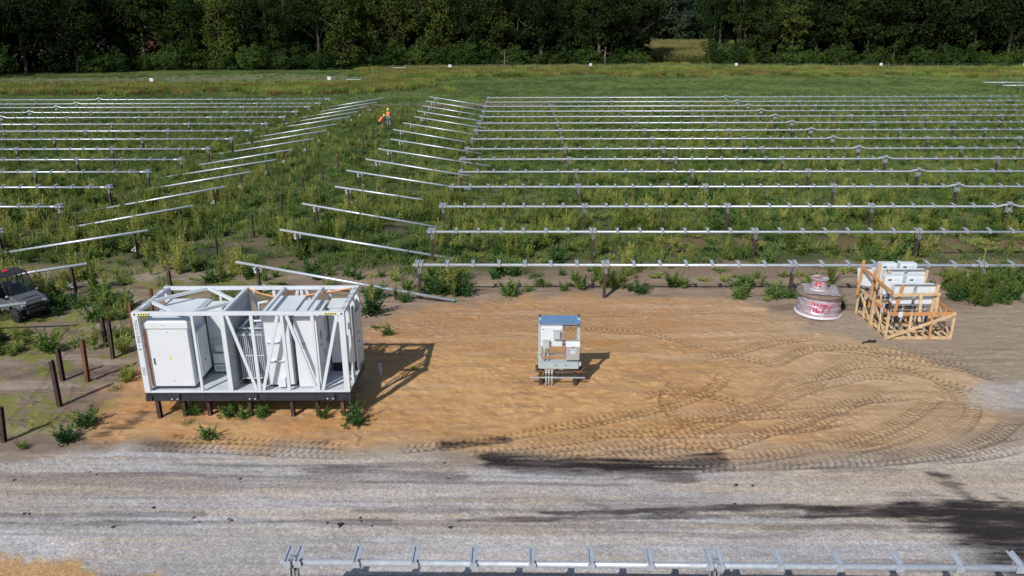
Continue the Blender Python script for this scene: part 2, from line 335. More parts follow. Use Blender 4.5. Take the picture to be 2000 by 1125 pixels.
    mown=sst(poly_sd(X,Y,W([(-300,168),(0,166),(690,160),(740,152),(560,143),(100,153),(-300,152)])),-2,3); c=lerp(c,(.14,.145,.070),mown*.9)
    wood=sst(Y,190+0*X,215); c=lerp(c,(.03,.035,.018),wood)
    # dark patches along polylines, edges broken by noise
    for P,hw,a in DARK_PATCHES:
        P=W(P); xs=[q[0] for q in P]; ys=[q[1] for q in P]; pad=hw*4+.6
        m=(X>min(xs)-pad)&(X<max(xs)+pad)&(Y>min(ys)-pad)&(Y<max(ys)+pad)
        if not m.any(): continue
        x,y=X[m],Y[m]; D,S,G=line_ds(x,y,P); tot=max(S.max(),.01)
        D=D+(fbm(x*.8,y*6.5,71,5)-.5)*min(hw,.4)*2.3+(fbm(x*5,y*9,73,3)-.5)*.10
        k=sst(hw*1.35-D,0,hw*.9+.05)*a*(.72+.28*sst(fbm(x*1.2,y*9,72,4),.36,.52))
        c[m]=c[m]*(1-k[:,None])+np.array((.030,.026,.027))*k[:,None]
    if detail:
        Zt=np.zeros_like(X); K=np.zeros_like(X); GR=np.zeros_like(X)
        for i,P in enumerate(TRACKS):
            P=spline(W(P)); xs=[q[0] for q in P]; ys=[q[1] for q in P]; pad=1.4
            m=(X>min(xs)-pad)&(X<max(xs)+pad)&(Y>min(ys)-pad)&(Y<max(ys)+pad)
            if not m.any(): continue
            x,y=X[m],Y[m]; D,S,G=line_ds(x,y,P); hw=.23; far=(i>=20 and i not in range(28,37)) 
            road_=i in (23,24,25,26,27)
            amp=(.16 if road_ else (.5 if far else 1.25))*(.35+.95*vn(S*.45,S*0+i,81))*(.35+1.2*fbm(x*1.4,y*1.4,82,3))
            prof=-.022*sst(hw-D,0,.05)+.008*np.exp(-((D-hw-.06)/.05)**2)
            ph=S/.20+np.abs(G)/.23*.30; lug=((ph+ (G>0)*.5)%1.)
            prof=prof-(.016*sst(np.abs(lug-.5),.30,.40))*sst(hw-D,0,.04)*(D>.045)
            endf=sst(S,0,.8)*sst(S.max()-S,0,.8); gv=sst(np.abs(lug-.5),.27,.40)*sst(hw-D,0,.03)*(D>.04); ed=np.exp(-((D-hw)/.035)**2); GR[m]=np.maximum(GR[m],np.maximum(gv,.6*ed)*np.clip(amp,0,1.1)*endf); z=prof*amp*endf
            Zt[m]+=z; K[m]=np.maximum(K[m],sst(hw+.12-D,0,.15)*endf*(.3 if road_ else .6))
        Zb=Zb+Zt
        c=c*(1+(-.04*K*(n3*1.2))[...,None])*(1-(.50*GR)[...,None])  # tread-groove and rut-edge shade put into the colour, with compacted damp soil
        # clods, pebbles and footprints
        cl=sst(vn(X*6.3,Y*6.3,91),.74,.92)*sst(fbm(X*.9,Y*.9,92),.46,.6)*.035; Zb=Zb+cl*(1-.7*r)*(Y<34)
        foot=sst(poly_sd(X,Y,W([(720,690),(1560,690),(1560,760),(1300,800),(950,850),(700,850)])),-.5,1)
        Zb=Zb+foot*.07*(fbm(X*2.4,Y*2.4,93,3)-.5)+s*.030*(fbm(X*6.,Y*6.,94,2)-.5)
        rip=s*sst(Y,23,27)*.020*(fbm(X*.9,Y*7.,95,3)-.5)+(dry*(1-s)*(1-r))*.06*(fbm(X*1.1,Y*3.3,96,4)-.5); Zb=Zb+rip
        Zb=Zb+r*(.014*(vn(X*17,Y*17,97)-.5)+.02*(fbm(X*.5,Y*3.5,98,4)-.5))
    c=c*(.90+.20*n3)[...,None]
    return Zb,np.clip(c,0,1),np.clip(r*.9+rg*.8+.12*s+.2*dry,0,1)
def ground_mesh():
    ys=np.concatenate([np.linspace(-6,11.5,60,endpoint=False),np.linspace(11.5,31,560,endpoint=False),np.geomspace(31,230,330,endpoint=False),np.geomspace(230,1400,30)])
    nx=1150; u=np.linspace(-1,1,nx)
    half=np.where(ys<12,16,ys*.86+5.7); half=np.where(ys>230,half*1.3,half)
    X=half[:,None]*u[None,:]; Y=np.repeat(ys[:,None],nx,1)
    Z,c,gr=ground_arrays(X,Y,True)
    V=np.stack([X,Y,Z],-1).reshape(-1,3); i=np.arange(len(ys)-1)[:,None]*nx+np.arange(nx-1)[None,:]
    F=np.stack([i,i+1,i+1+nx,i+nx],-1).reshape(-1,4)
    m,n,b=nodes('ground_soil'); L=n.links.new
    a=n.nodes.new('ShaderNodeAttribute'); a.attribute_name='soil'
    tc=n.nodes.new('ShaderNodeTexCoord'); ns=n.nodes.new('ShaderNodeTexNoise'); ns.inputs['Scale'].default_value=28; ns.inputs['Detail'].default_value=4; ns.inputs['Roughness'].default_value=.7
    L(tc.outputs['Object'],ns.inputs['Vector'])
    mr=n.nodes.new('ShaderNodeMapRange'); mr.inputs[1].default_value=.3; mr.inputs[2].default_value=.7; mr.inputs[3].default_value=.8; mr.inputs[4].default_value=1.2; L(ns.outputs[0],mr.inputs[0])
    vm=n.nodes.new('ShaderNodeVectorMath'); vm.operation='SCALE'; L(a.outputs['Color'],vm.inputs[0]); L(mr.outputs[0],vm.inputs['Scale']); vo=n.nodes.new('ShaderNodeTexVoronoi'); vo.inputs['Scale'].default_value=38; L(tc.outputs['Object'],vo.inputs['Vector'])
    sc_=n.nodes.new('ShaderNodeSeparateColor'); L(vo.outputs['Color'],sc_.inputs[0]); m2=n.nodes.new('ShaderNodeMapRange'); m2.inputs[1].default_value=0; m2.inputs[2].default_value=1; m2.inputs[3].default_value=-.26; m2.inputs[4].default_value=.30; L(sc_.outputs[0],m2.inputs[0])
    m3=n.nodes.new('ShaderNodeMath'); m3.operation='MULTIPLY_ADD'; L(m2.outputs[0],m3.inputs[0]); L(a.outputs['Alpha'],m3.inputs[1]); m3.inputs[2].default_value=1.
    v3=n.nodes.new('ShaderNodeVectorMath'); v3.operation='SCALE'; L(vm.outputs[0],v3.inputs[0]); L(m3.outputs[0],v3.inputs['Scale']); L(v3.outputs[0],b.inputs['Base Color'])
    b.inputs['Roughness'].default_value=.95; b.inputs['Specular IOR Level'].default_value=.15
    bp=n.nodes.new('ShaderNodeBump'); bp.inputs['Strength'].default_value=.55; bp.inputs['Distance'].default_value=.02; L(ns.outputs[0],bp.inputs['Height']); L(bp.outputs[0],b.inputs['Normal'])
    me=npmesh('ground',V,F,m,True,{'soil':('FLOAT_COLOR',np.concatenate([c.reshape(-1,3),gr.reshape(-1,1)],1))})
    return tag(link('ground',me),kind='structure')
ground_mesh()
def gz(x,y): return float(ground_height(np.array([x]),np.array([y]))[0])
# ------------------------------------------------------------------ tracker rows
HT=1.45; TR=.063
YS=[517.8,453,403.6,365,335.7,311,290.8,271.5,255,240.5,228,217.5,207.7,199.3,190.8]
ROWY=[at(1060,y,HT).y for y in YS]
ORD=['nearest','second','third','fourth','fifth','sixth','seventh','eighth','ninth','tenth','eleventh','twelfth','thirteenth','fourteenth','farthest']
def ibeam(m,x,y,z0,z1,w=.10,d=.15,t=.012):
    m.box(x-w/2,x+w/2,y-d/2,y-d/2+t,z0,z1); m.box(x-w/2,x+w/2,y+d/2-t,y+d/2,z0,z1); m.box(x-t/2,x+t/2,y-d/2+t,y+d/2-t,z0,z1); return m
def me_post(h,mat_=None,w=.10,d=.15): return ibeam(MB(),0,0,-.5,h,w,d).mesh('post',mat_ or PILE)
ME_POST=me_post(HT-.16,None,.12,.16)
def me_bearing():
    m=MB(); m.box(-.02,.02,-.085,.085,-.36,-.085); m.box(-.075,-.06,-.05,.05,-.30,-.07); m.box(.06,.075,-.05,.05,-.30,-.07)
    for s in (-1,1):
        pts=[(s*.035,.092*math.sin(t),.092*math.cos(t)) for t in [i*math.pi/8 for i in range(17)]]
        m.tube(pts,.012,6)
    m.box(-.05,.05,-.03,.03,.085,.15); m.box(.05,.09,-.10,-.085,-.34,-.12); return m.mesh('bearing',GALVD)
ME_BEAR=me_bearing()
def me_bracket():
    m=MB(); z=TR
    m.box(-.036,-.030,-.09,.34,z+.002,z+.060); m.box(.030,.036,-.09,.34,z+.002,z+.060); m.box(-.030,.030,-.09,.34,z+.002,z+.026)
    m.box(-.062,-.036,-.02,.34,z+.052,z+.060); m.box(.036,.062,-.02,.34,z+.052,z+.060)
    m.box(-.06,.06,-.105,-.075,-.035,z+.03); m.box(-.05,.05,.072,.085,-.05,z+.002)
    m.tube([(0,-.09,-.01),(0,-.06,-.06),(0,0,-.08),(0,.06,-.06),(0,.085,-.01)],.010,6)
    M=MB(); c,s=math.cos(R(5)),math.sin(R(5)); M.v=[(x*1.15,y*c-zz*s,y*s+zz*c) for x,y,zz in m.v]; M.f=m.f; return M.mesh('bracket',GALV)
ME_BRK=me_bracket()
def me_drive():
    m=MB(); m.box(-.10,.10,-.10,.10,-.34,-.06); m.tube([(-.13,0,.16),(.13,0,.16)],.12,14); m.box(-.17,-.12,-.05,.05,-.3,.05); m.box(.12,.17,-.05,.05,-.3,.05); m.tube([(0,-.1,-.2),(0,-.28,-.2)],.055,10); return m.mesh('slew_drive',GALVD)
ME_DRV=me_drive()
ME_CAP=MB().lathe([(0,.0),(.05,0),(.062,.008),(.062,.03)],n=14).mesh('end_cap',GALVD)
def tracker(y,x0,x1,first,pitch,label,group,drive=None,coupler=True,step=1,tilt=0.,name='tracker_row'):
    t=thing(name,label,'tracker row',(x0,y,0),0,group)
    # tube, with the raised goose neck over the drive post
    n=14; pts=[(0,0,HT)]; L=x1-x0
    if drive is not None and x0<drive<x1:
        d=drive-x0
        for dx,dz in ((-.62,0),(-.48,.02),(-.34,.075),(-.2,.10),(.2,.10),(.34,.075),(.48,.02),(.62,0)): pts.append((d+dx,0,HT+dz))
    pts.append((L,0,HT)); tb=MB(); tb.tube(pts,TR,n); tb.build('torque_tube',GALV,t,True)
    o=link('end_cap',ME_CAP,t); o.location=(-.002,0,HT); o.rotation_euler=(0,R(90),0)
    xs=[]; x=first
    while x<x1-.2: xs.append(x); x+=pitch
    x=first-pitch
    while x>x0+.2: xs.insert(0,x); x-=pitch
    for x in xs:
        isd=drive is not None and abs(x-drive)<pitch*.5
        if isd: x=drive
        o=link('post',ME_POST,t); o.location=(x-x0,0,0)
        b=link('slew_drive' if isd else 'bearing',ME_DRV if isd else ME_BEAR,t); b.location=(x-x0,0,HT)
        if coupler and not isd and x-x0>.6:
            c=MB().tube([(-.11,0,0),(.11,0,0)],TR+.006,14) if 'cp' not in MATS else None
            if c: MATS['cp']=c.mesh('coupler',GALV)
            c=link('coupler',MATS['cp'],t); c.location=(x-x0-.36,0,HT)
    bs=[]
    allx=[xs[0]-pitch]+xs
    for a in allx:
        for k in range(8):
            bx=a+.10+k*(pitch-.20)/7
            if x0+.05<bx<x1-.03 and not(drive is not None and abs(bx-drive)<.8): bs.append(bx)
    for bx in bs[:100]:
        o=link('bracket',ME_BRK,t); o.location=(bx-x0,0,HT); o.rotation_euler=(R(random.uniform(-2,2))+tilt,0,0)
    return t
PITCH=at(1549,517,HT).x-at(1183,517,HT).x
def edge_x(y,px): 
    return at(px,pxof(0,y,HT)[1],HT).x
starts=[806,834,857,877,895,897,908,919,925,930,936,940,943,948,951]
posts1=[818,843,865,881,899,905,912,921,930,936,941,945,948,950,953]
DRX=at(1967,402,HT).x; LDRX=at(155,202,HT).x
for i,y in enumerate(ROWY):
    py=YS[i]; x0=at(starts[i],py,HT).x; f=at(posts1[i],py,HT).x
    x1=min(at(1988,187.5,HT).x,edge_x(y,2000)+5)
    tracker(y,x0,x1,f,PITCH,'%s galvanised torque tube row of the right-hand block, on dark posts in weeds'%ORD[i] if i not in(0,14) else ('nearest torque tube row of the right-hand block, passing behind the cable reel and crate' if i==0 else 'farthest torque tube row of the right-hand block, next to the open meadow'),
            'tracker rows of the right-hand block',DRX if i>=2 else None)
LY={2:404,3:366,4:336,5:311.8,6:291,7:271.6,8:255.6,9:242,10:229,11:218.7,12:209,13:201.8,14:193.6,1:453.5}
LE={1:7,2:125,3:220.7,4:296,5:359.7,6:412.6,7:457,8:495,9:525,10:559,11:583,12:607,13:628,14:647}
for i in range(1,15):
    y=at(LE[i],LY[i],HT).y; x1=at(LE[i],LY[i],HT).x; x0=min(edge_x(y,0)-5,x1-6)
    f=x1-.30*1.
    tracker(y,x0,x1,f,PITCH,'%s silver torque tube row of the left-hand block, ending beside the slanted tubes'%ORD[i-1] if i not in(1,14) else ('torque tube row of the left-hand block just entering the picture at the left edge' if i==1 else 'farthest torque tube row of the left-hand block, by the tall grass'),
            'tracker rows of the left-hand block',LDRX)
yf=at(1300,1104,HT).y
tracker(yf,at(549,1099,HT).x,at(2000,1110,HT).x+3,at(573,1099,HT).x,at(1395,1104,HT).x-at(573,1099,HT).x,'large galvanised torque tube row nearest the camera, over the grey gravel road','tracker row by the road',None,name='tracker_row')
for k in range(2):
    px,py=[(1772/2.857+1300,161),(1880/2.857+1300,167)][k]
    p=at(px,py,HT); tracker(p.y,p.x,at(2000,py,HT).x+6,p.x+2.5,PITCH,['short tracker row alone in the meadow at the right edge, behind the block','short tracker row at the right edge, nearer of the two beyond the block'][k],'short tracker rows in the meadow')
# ---- slanted tubes still lying from post top to the ground
def clampm(kind):
    m=MB()
    if kind=='hang':
        m.box(-.02,.02,-.11,-.07,-.16,.10); m.beam((0,-.09,.08),(-.20,-.09,-.10),.05,.03); m.beam((-.2,-.09,-.10),(-.02,-.09,-.14),.05,.03); m.tube([(-.10,-.1,0),(-.20,-.12,-.13)],.02,6)
    else:
        pts=[(.14*math.cos(t)*1.1,0,-.15+.13*math.sin(t)) for t in [R(-60)+R(300)*i/14 for i in range(15)]]
        m.tube(pts,.024,6); m.box(-.16,-.06,-.03,.03,-.30,-.24); m.beam((-.2,0,-.05),(-.05,0,-.28),.05,.03); m.box(-.10,.10,-.012,.012,-.13,-.09)
    return m.mesh('clamp',GALVL)
ME_HANG=clampm('hang'); ME_RING=clampm('ring'); ME_SP=me_post(HT-.22)
def slanted(A,B,label,group):
    A=Vector(A);B=Vector(B); d=(B-A); t=MB(); t.tube([(0,0,0),tuple(d)],TR,14); o=t.build('torque_tube',GALV,None,True); o.location=A; tag(o,label,'steel tube',group)
    e=MB(); e.tube([tuple(d*.0005),tuple(-d.normalized()*.03)],TR*.9,12); e.build('end_cap',GALVD,o); return o
LR=[(50,592),(169,515),(288,450),(375,402),(438,365),(488.7,336),(538.6,312),(571,292),(612,271),(637.7,255),(656.5,242.6),(683,228),(699,218),(715,209),(734,199.6),(749,191.5)]
LG={2:(0,498),3:(65,457.5),4:(168,413.7),5:(260,374.7)}
for i,(px,py) in enumerate(LR):
    A=at(px,py,HT); 
    if i in LG and i>2: B=at(*LG[i],.07)
    else: B=A+Vector((-8.75+random.uniform(-.3,.3),.05,-1.38))
    if i in (0,1,2): B=A+Vector((-8.6,-.1,-1.33 if i else -1.1))
    n=ORD[max(0,i-1)] if i else ''
    lab=('short-looking slanted steel tube crossing in front of the grey utility vehicle' if i==0 else '%s of the slanted tubes left of the path, its left end down in the weeds'%(ORD[i-1]))
    slanted(A,B,lab,'slanted tubes left of the path')
    if i>0:
        k=.72/8.7; P=A.lerp(B,k); t=thing('support_post','dark post under the right end of the %s slanted tube left of the path'%ORD[i-1],'steel post',(P.x,P.y,0),0,'posts under the slanted tubes left of the path')
        o=link('post',ME_SP,t); o.location.z=P.z-TR-(HT-.22)-.01
        o=link('clamp',ME_HANG,t); o.location.z=.55
RL=[(462,512,0),(547.6,449,0),(591,398,0),(655,364.7,0),(677,333,0),(715,311,0),(739,290.6,0),(763.8,272,0),(768,253,0),(787.7,240,0),(809.7,228,0),(816,217,0),(825.8,206.6,0),(831.5,197.5,0),(839,189,0)]
RG={0:(887,587),2:(862,445),3:(905,402)}
for i,(px,py,_) in enumerate(RL):
    A=at(px,py,HT); B=at(*RG[i],.07) if i in RG else A+Vector((8.75+random.uniform(-.4,.6),-.4,-1.38))
    lab=['nearest slanted tube right of the path, running behind the white power skid to the sand'][0] if i==0 else '%s of the slanted tubes right of the path, sloping down towards the right-hand block'%ORD[i]
    o=slanted(A,B,lab,'slanted tubes right of the path')
    if i==0:
        m=MB(); d=(B-A).normalized(); L=(B-A); m.tube([tuple(L*.992),tuple(L*1.002)],TR+.004,14); m.build('green_tip',GREEN,o)
    k=.85/8.8; P=A.lerp(B,k); t=thing('support_post','dark post under the left end of the %s slanted tube right of the path'%ORD[i],'steel post',(P.x,P.y,0),0,'posts under the slanted tubes right of the path')
    o=link('post',ME_SP,t); o.location.z=P.z-TR-(HT-.22)-.01
    o=link('clamp',ME_RING,t); o.location.z=P.z-TR*.4
    o=link('clamp',ME_HANG,t); o.location.z=.5; o.rotation_euler=(0,0,R(180))
# ---- bare piles down the path and by the skid
ME_BP=me_post(1.3); ME_BPR=me_post(1.42,RUST); ME_BPD=me_post(1.48)
CP=[(327,530),(418.7,465.7),(491,419),(547,380),(592,348),(628,321),(659.6,301),(686,280),(708.5,265),(728,248),(752,236),(775,216),(787,209),(803,198)]
for i,(px,py) in enumerate(CP):
    p=at(px,py,1.3); o=link('steel_pile',ME_BP); o.location=p-Vector((0,0,1.3)); o.rotation_euler=(R(random.uniform(-2,2)),R(random.uniform(-2,2)),0)
    tag(o,'bare dark steel pile in the weedy path, %s from the camera'%ORD[i].replace('nearest','first').replace('farthest','last'),'steel pile','bare piles down the weedy path')
    if i==6:
        m=MB(); m.box(-.055,.055,-.08,.08,1.22,1.31); m.build('red_paint_mark',REDP,o)
SP=[((8,862),(0,796),'dark bare pile at the left edge, nearest the gravel road',PILE),((117,793),(100,705),'tall dark pile left of the skid, front one of a close pair',PILE),((123,743),(112,680),'shorter dark pile directly behind the tall front one left of the skid',PILE),((172,746),(160,664),'orange rusty pile standing alone left of the skid',RUST),
    ((208,678),(198,619),'black pile, left one of the close pair beside the skid',PILE),((221,700),(211,626),'brown pile, right one of the close pair beside the skid',PILE),((262,658),(254,593),'rust-red pile against the back left corner of the white skid',RUST),((298,622),(294,564),'rusty pile showing behind the skid near its rear corner',RUST)]
for b,t_,lab,mt in SP:
    p=at(*b); lo,hi=.3,3
    for _ in range(30):
        m=(lo+hi)/2
        if pxof(p.x,p.y,m)[1]>t_[1]: lo=m
        else: hi=m
    tp=at(*t_,lo); m=MB(); ibeam(m,0,0,-.4,lo); o=m.build('steel_pile',mt); o.location=p; tag(o,lab,'steel pile','piles left of the skid')
    o.rotation_euler=(0,math.atan2((tp.x-p.x),lo),R(random.uniform(-6,6)))
#@@PART2
# ------------------------------------------------------------------ plants
def leaves(P,Dv,l,wd,seed=0):             # rhombus leaves at P pointing along Dv
    g=np.random.default_rng(seed); n=len(P); Dv=Dv/np.linalg.norm(Dv,axis=1,keepdims=True)
    s=np.cross(Dv,g.normal(size=(n,3))); s/=np.linalg.norm(s,axis=1,keepdims=True)+1e-9
    l=np.broadcast_to(l,(n,))[:,None]; wd=np.broadcast_to(wd,(n,))[:,None]
    V=np.stack([P,P+Dv*l*.5+s*wd/2,P+Dv*l,P+Dv*l*.5-s*wd/2],1).reshape(-1,3)
    F=np.arange(4*n).reshape(n,4); return V,F
def stalks(pl,g,nst,h,spread,perst,l,wd,up=.8,top=.0,stemw=.012,bot=.12):
    Vs=[];Fs=[];n0=0
    Pall=[];Dall=[];La=[]
    for k in range(nst):
        a=g.uniform(0,2*np.pi); r=g.uniform(0,spread*.35); b=np.array([math.cos(a)*r,math.sin(a)*r,0.]); lean=np.array([math.cos(a),math.sin(a),0])*g.uniform(.1,1)*spread
        hh=h*g.uniform(.6,1.1); t=np.linspace(0,1,5)[:,None]; line=b+lean*(t**1.6)+np.array([0,0,hh])*t
        sv=np.array([-math.sin(a),math.cos(a),0])*stemw
        for i in range(4):
            Vs.append(np.array([line[i]-sv,line[i]+sv,line[i+1]+sv*.6,line[i+1]-sv*.6])); Fs.append(np.arange(4)[None]+n0); n0+=4
        tt=g.uniform(bot,1.,perst)**.85; P=b+lean*(tt[:,None]**1.6)+np.array([0,0,hh])*tt[:,None]
        az=g.uniform(0,2*np.pi,perst); el=g.uniform(.0,1.,perst)*up+.1
        D=np.stack([np.cos(az)*np.cos(el),np.sin(az)*np.cos(el),np.sin(el)],1); Pall.append(P);Dall.append(D); La.append(l*(1.15-.75*tt)*g.uniform(.7,1.3,perst))
    P=np.concatenate(Pall);D=np.concatenate(Dall);La=np.concatenate(La)
    V,F=leaves(P,D,La,wd*La/l*g.uniform(.7,1.3,len(P)),int(g.integers(1e6))); Vs.append(V);Fs.append(F+n0)
    return np.concatenate(Vs),np.concatenate(Fs)
def blades(g,n,h,spread,wd):
    a=g.uniform(0,2*np.pi,n); r=spread*np.sqrt(g.uniform(0,1,n)); P=np.stack([np.cos(a)*r,np.sin(a)*r,0*a],1)
    D=np.stack([g.normal(0,.35,n),g.normal(0,.35,n),np.ones(n)],1); return leaves(P,D,h*g.uniform(.5,1.2,n),wd,int(g.integers(1e6)))
def bushy(g,n,rx,h,l,wd):
    d=g.normal(size=(n,3)); d/=np.linalg.norm(d,axis=1,keepdims=True); d[:,2]=np.abs(d[:,2]); r=g.uniform(.25,1,n)**.6
    az=np.arctan2(d[:,1],d[:,0]); lob=.75+.25*np.sin(az*3+g.uniform(0,6))+.15*np.sin(az*7)
    P=d*r[:,None]*np.stack([rx*lob,rx*lob,h*np.ones(n)],1); D=d+g.normal(0,.5,(n,3))+np.array([0,0,.5]); return leaves(P,D,l*g.uniform(.6,1.3,n),wd,int(g.integers(1e6)))
def bushplant(seed,rx,h,nst):             # ragweed-like: stalks with broad leaf sprays
    g=np.random.default_rng(seed); V,F=stalks('b',g,nst,h,rx,46,.15,.055,.7,bot=.08); V2,F2=bushy(g,150,rx*.8,h*.55,.13,.05); return np.concatenate([V,V2]),np.concatenate([F,F2+len(V)])
SRC=[]   # (name, mesh)
def src(name,VF,m): me=npmesh(name,VF[0],VF[1],m); SRC.append(me); return me
g_=np.random.default_rng
for k in range(3): src('a%d_feathery'%k,stalks('f',g_(10+k),13+k,1.15,.38,40,.17,.030,1.1),L_TALL)      # 0-2
for k in range(3): src('b%d_bush'%k,bushplant(20+k,.50,.72,12),L_BUSH)                                   # 3-5
for k in range(2): src('c%d_weed'%k,stalks('w',g_(30+k),16,.62,.42,26,.14,.034,.9),L_WEED)               # 6-7
for k in range(2): src('d%d_tuft'%k,blades(g_(40+k),70,.34,.34,.022),L_GRASS)                            # 8-9
src('e0_low',stalks('l',g_(50),14,.16,.5,16,.11,.035,.5,bot=.05),L_WEED)                                 # 10
src('f0_dry',stalks('d',g_(60),12,.6,.35,16,.12,.018,1.1),L_DRY)                                         # 11
src('g0_meadow',blades(g_(70),130,.55,.9,.05),L_GRASS)                                                   # 12
src('h0_meadowtall',blades(g_(71),120,1.1,.9,.07),L_WEED)                                                # 13
src('i0_meadowdry',blades(g_(72),110,1.05,.8,.06),L_DRY)                                                 # 14
src('j0_corn',stalks('c',g_(80),9,2.2,.6,16,.7,.09,.8,stemw=.03),L_CORN)                                 # 15
SRCCOL=bpy.data.collections.new('plant_sources')
for i,me in enumerate(SRC):
    me.name=me.name; o=bpy.data.objects.new('src_%02d_'%i+me.name,me); SRCCOL.objects.link(o)
def scatter(name,P,rot,scl,idx,label,cat):
    me=bpy.data.meshes.new(name); me.vertices.add(len(P)); me.vertices.foreach_set('co',np.asarray(P,np.float32).ravel())
    for n,t,a in (('rz','FLOAT',rot),('sc','FLOAT',scl),('ix','INT',idx)):
        at_=me.attributes.new(n,t,'POINT'); at_.data.foreach_set('value',np.asarray(a,np.int32 if t=='INT' else np.float32))
    o=link(name,me); tag(o,label,cat,kind='stuff')
    ng=bpy.data.node_groups.new(name,'GeometryNodeTree'); ng.interface.new_socket('Geometry',in_out='INPUT',socket_type='NodeSocketGeometry'); ng.interface.new_socket('Geometry',in_out='OUTPUT',socket_type='NodeSocketGeometry')
    N=ng.nodes.new; L=ng.links.new; gi=N('NodeGroupInput');go=N('NodeGroupOutput'); mp=N('GeometryNodeMeshToPoints'); ip=N('GeometryNodeInstanceOnPoints'); ci=N('GeometryNodeCollectionInfo')
    ci.inputs['Collection'].default_value=SRCCOL; ci.inputs['Separate Children'].default_value=True; ci.inputs['Reset Children'].default_value=True
    ip.inputs['Pick Instance'].default_value=True
    def na(n,t):
        q=N('GeometryNodeInputNamedAttribute'); q.data_type=t; q.inputs['Name'].default_value=n; return q.outputs['Attribute']
    cx=N('ShaderNodeCombineXYZ'); L(na('rz','FLOAT'),cx.inputs[2]); cs=N('ShaderNodeCombineXYZ')
    for k in range(3): L(na('sc','FLOAT'),cs.inputs[k])
    L(gi.outputs[0],ip.inputs['Points']); L(ci.outputs[0],ip.inputs['Instance']); L(na('ix','INT'),ip.inputs['Instance Index'])
    L(cx.outputs[0],ip.inputs['Rotation']); L(cs.outputs[0],ip.inputs['Scale']); L(ip.outputs[0],go.inputs[0])
    o.modifiers.new('scatter','NODES').node_group=ng; return o
def inpoly(X,Y,P): return poly_sd(X,Y,W(P))
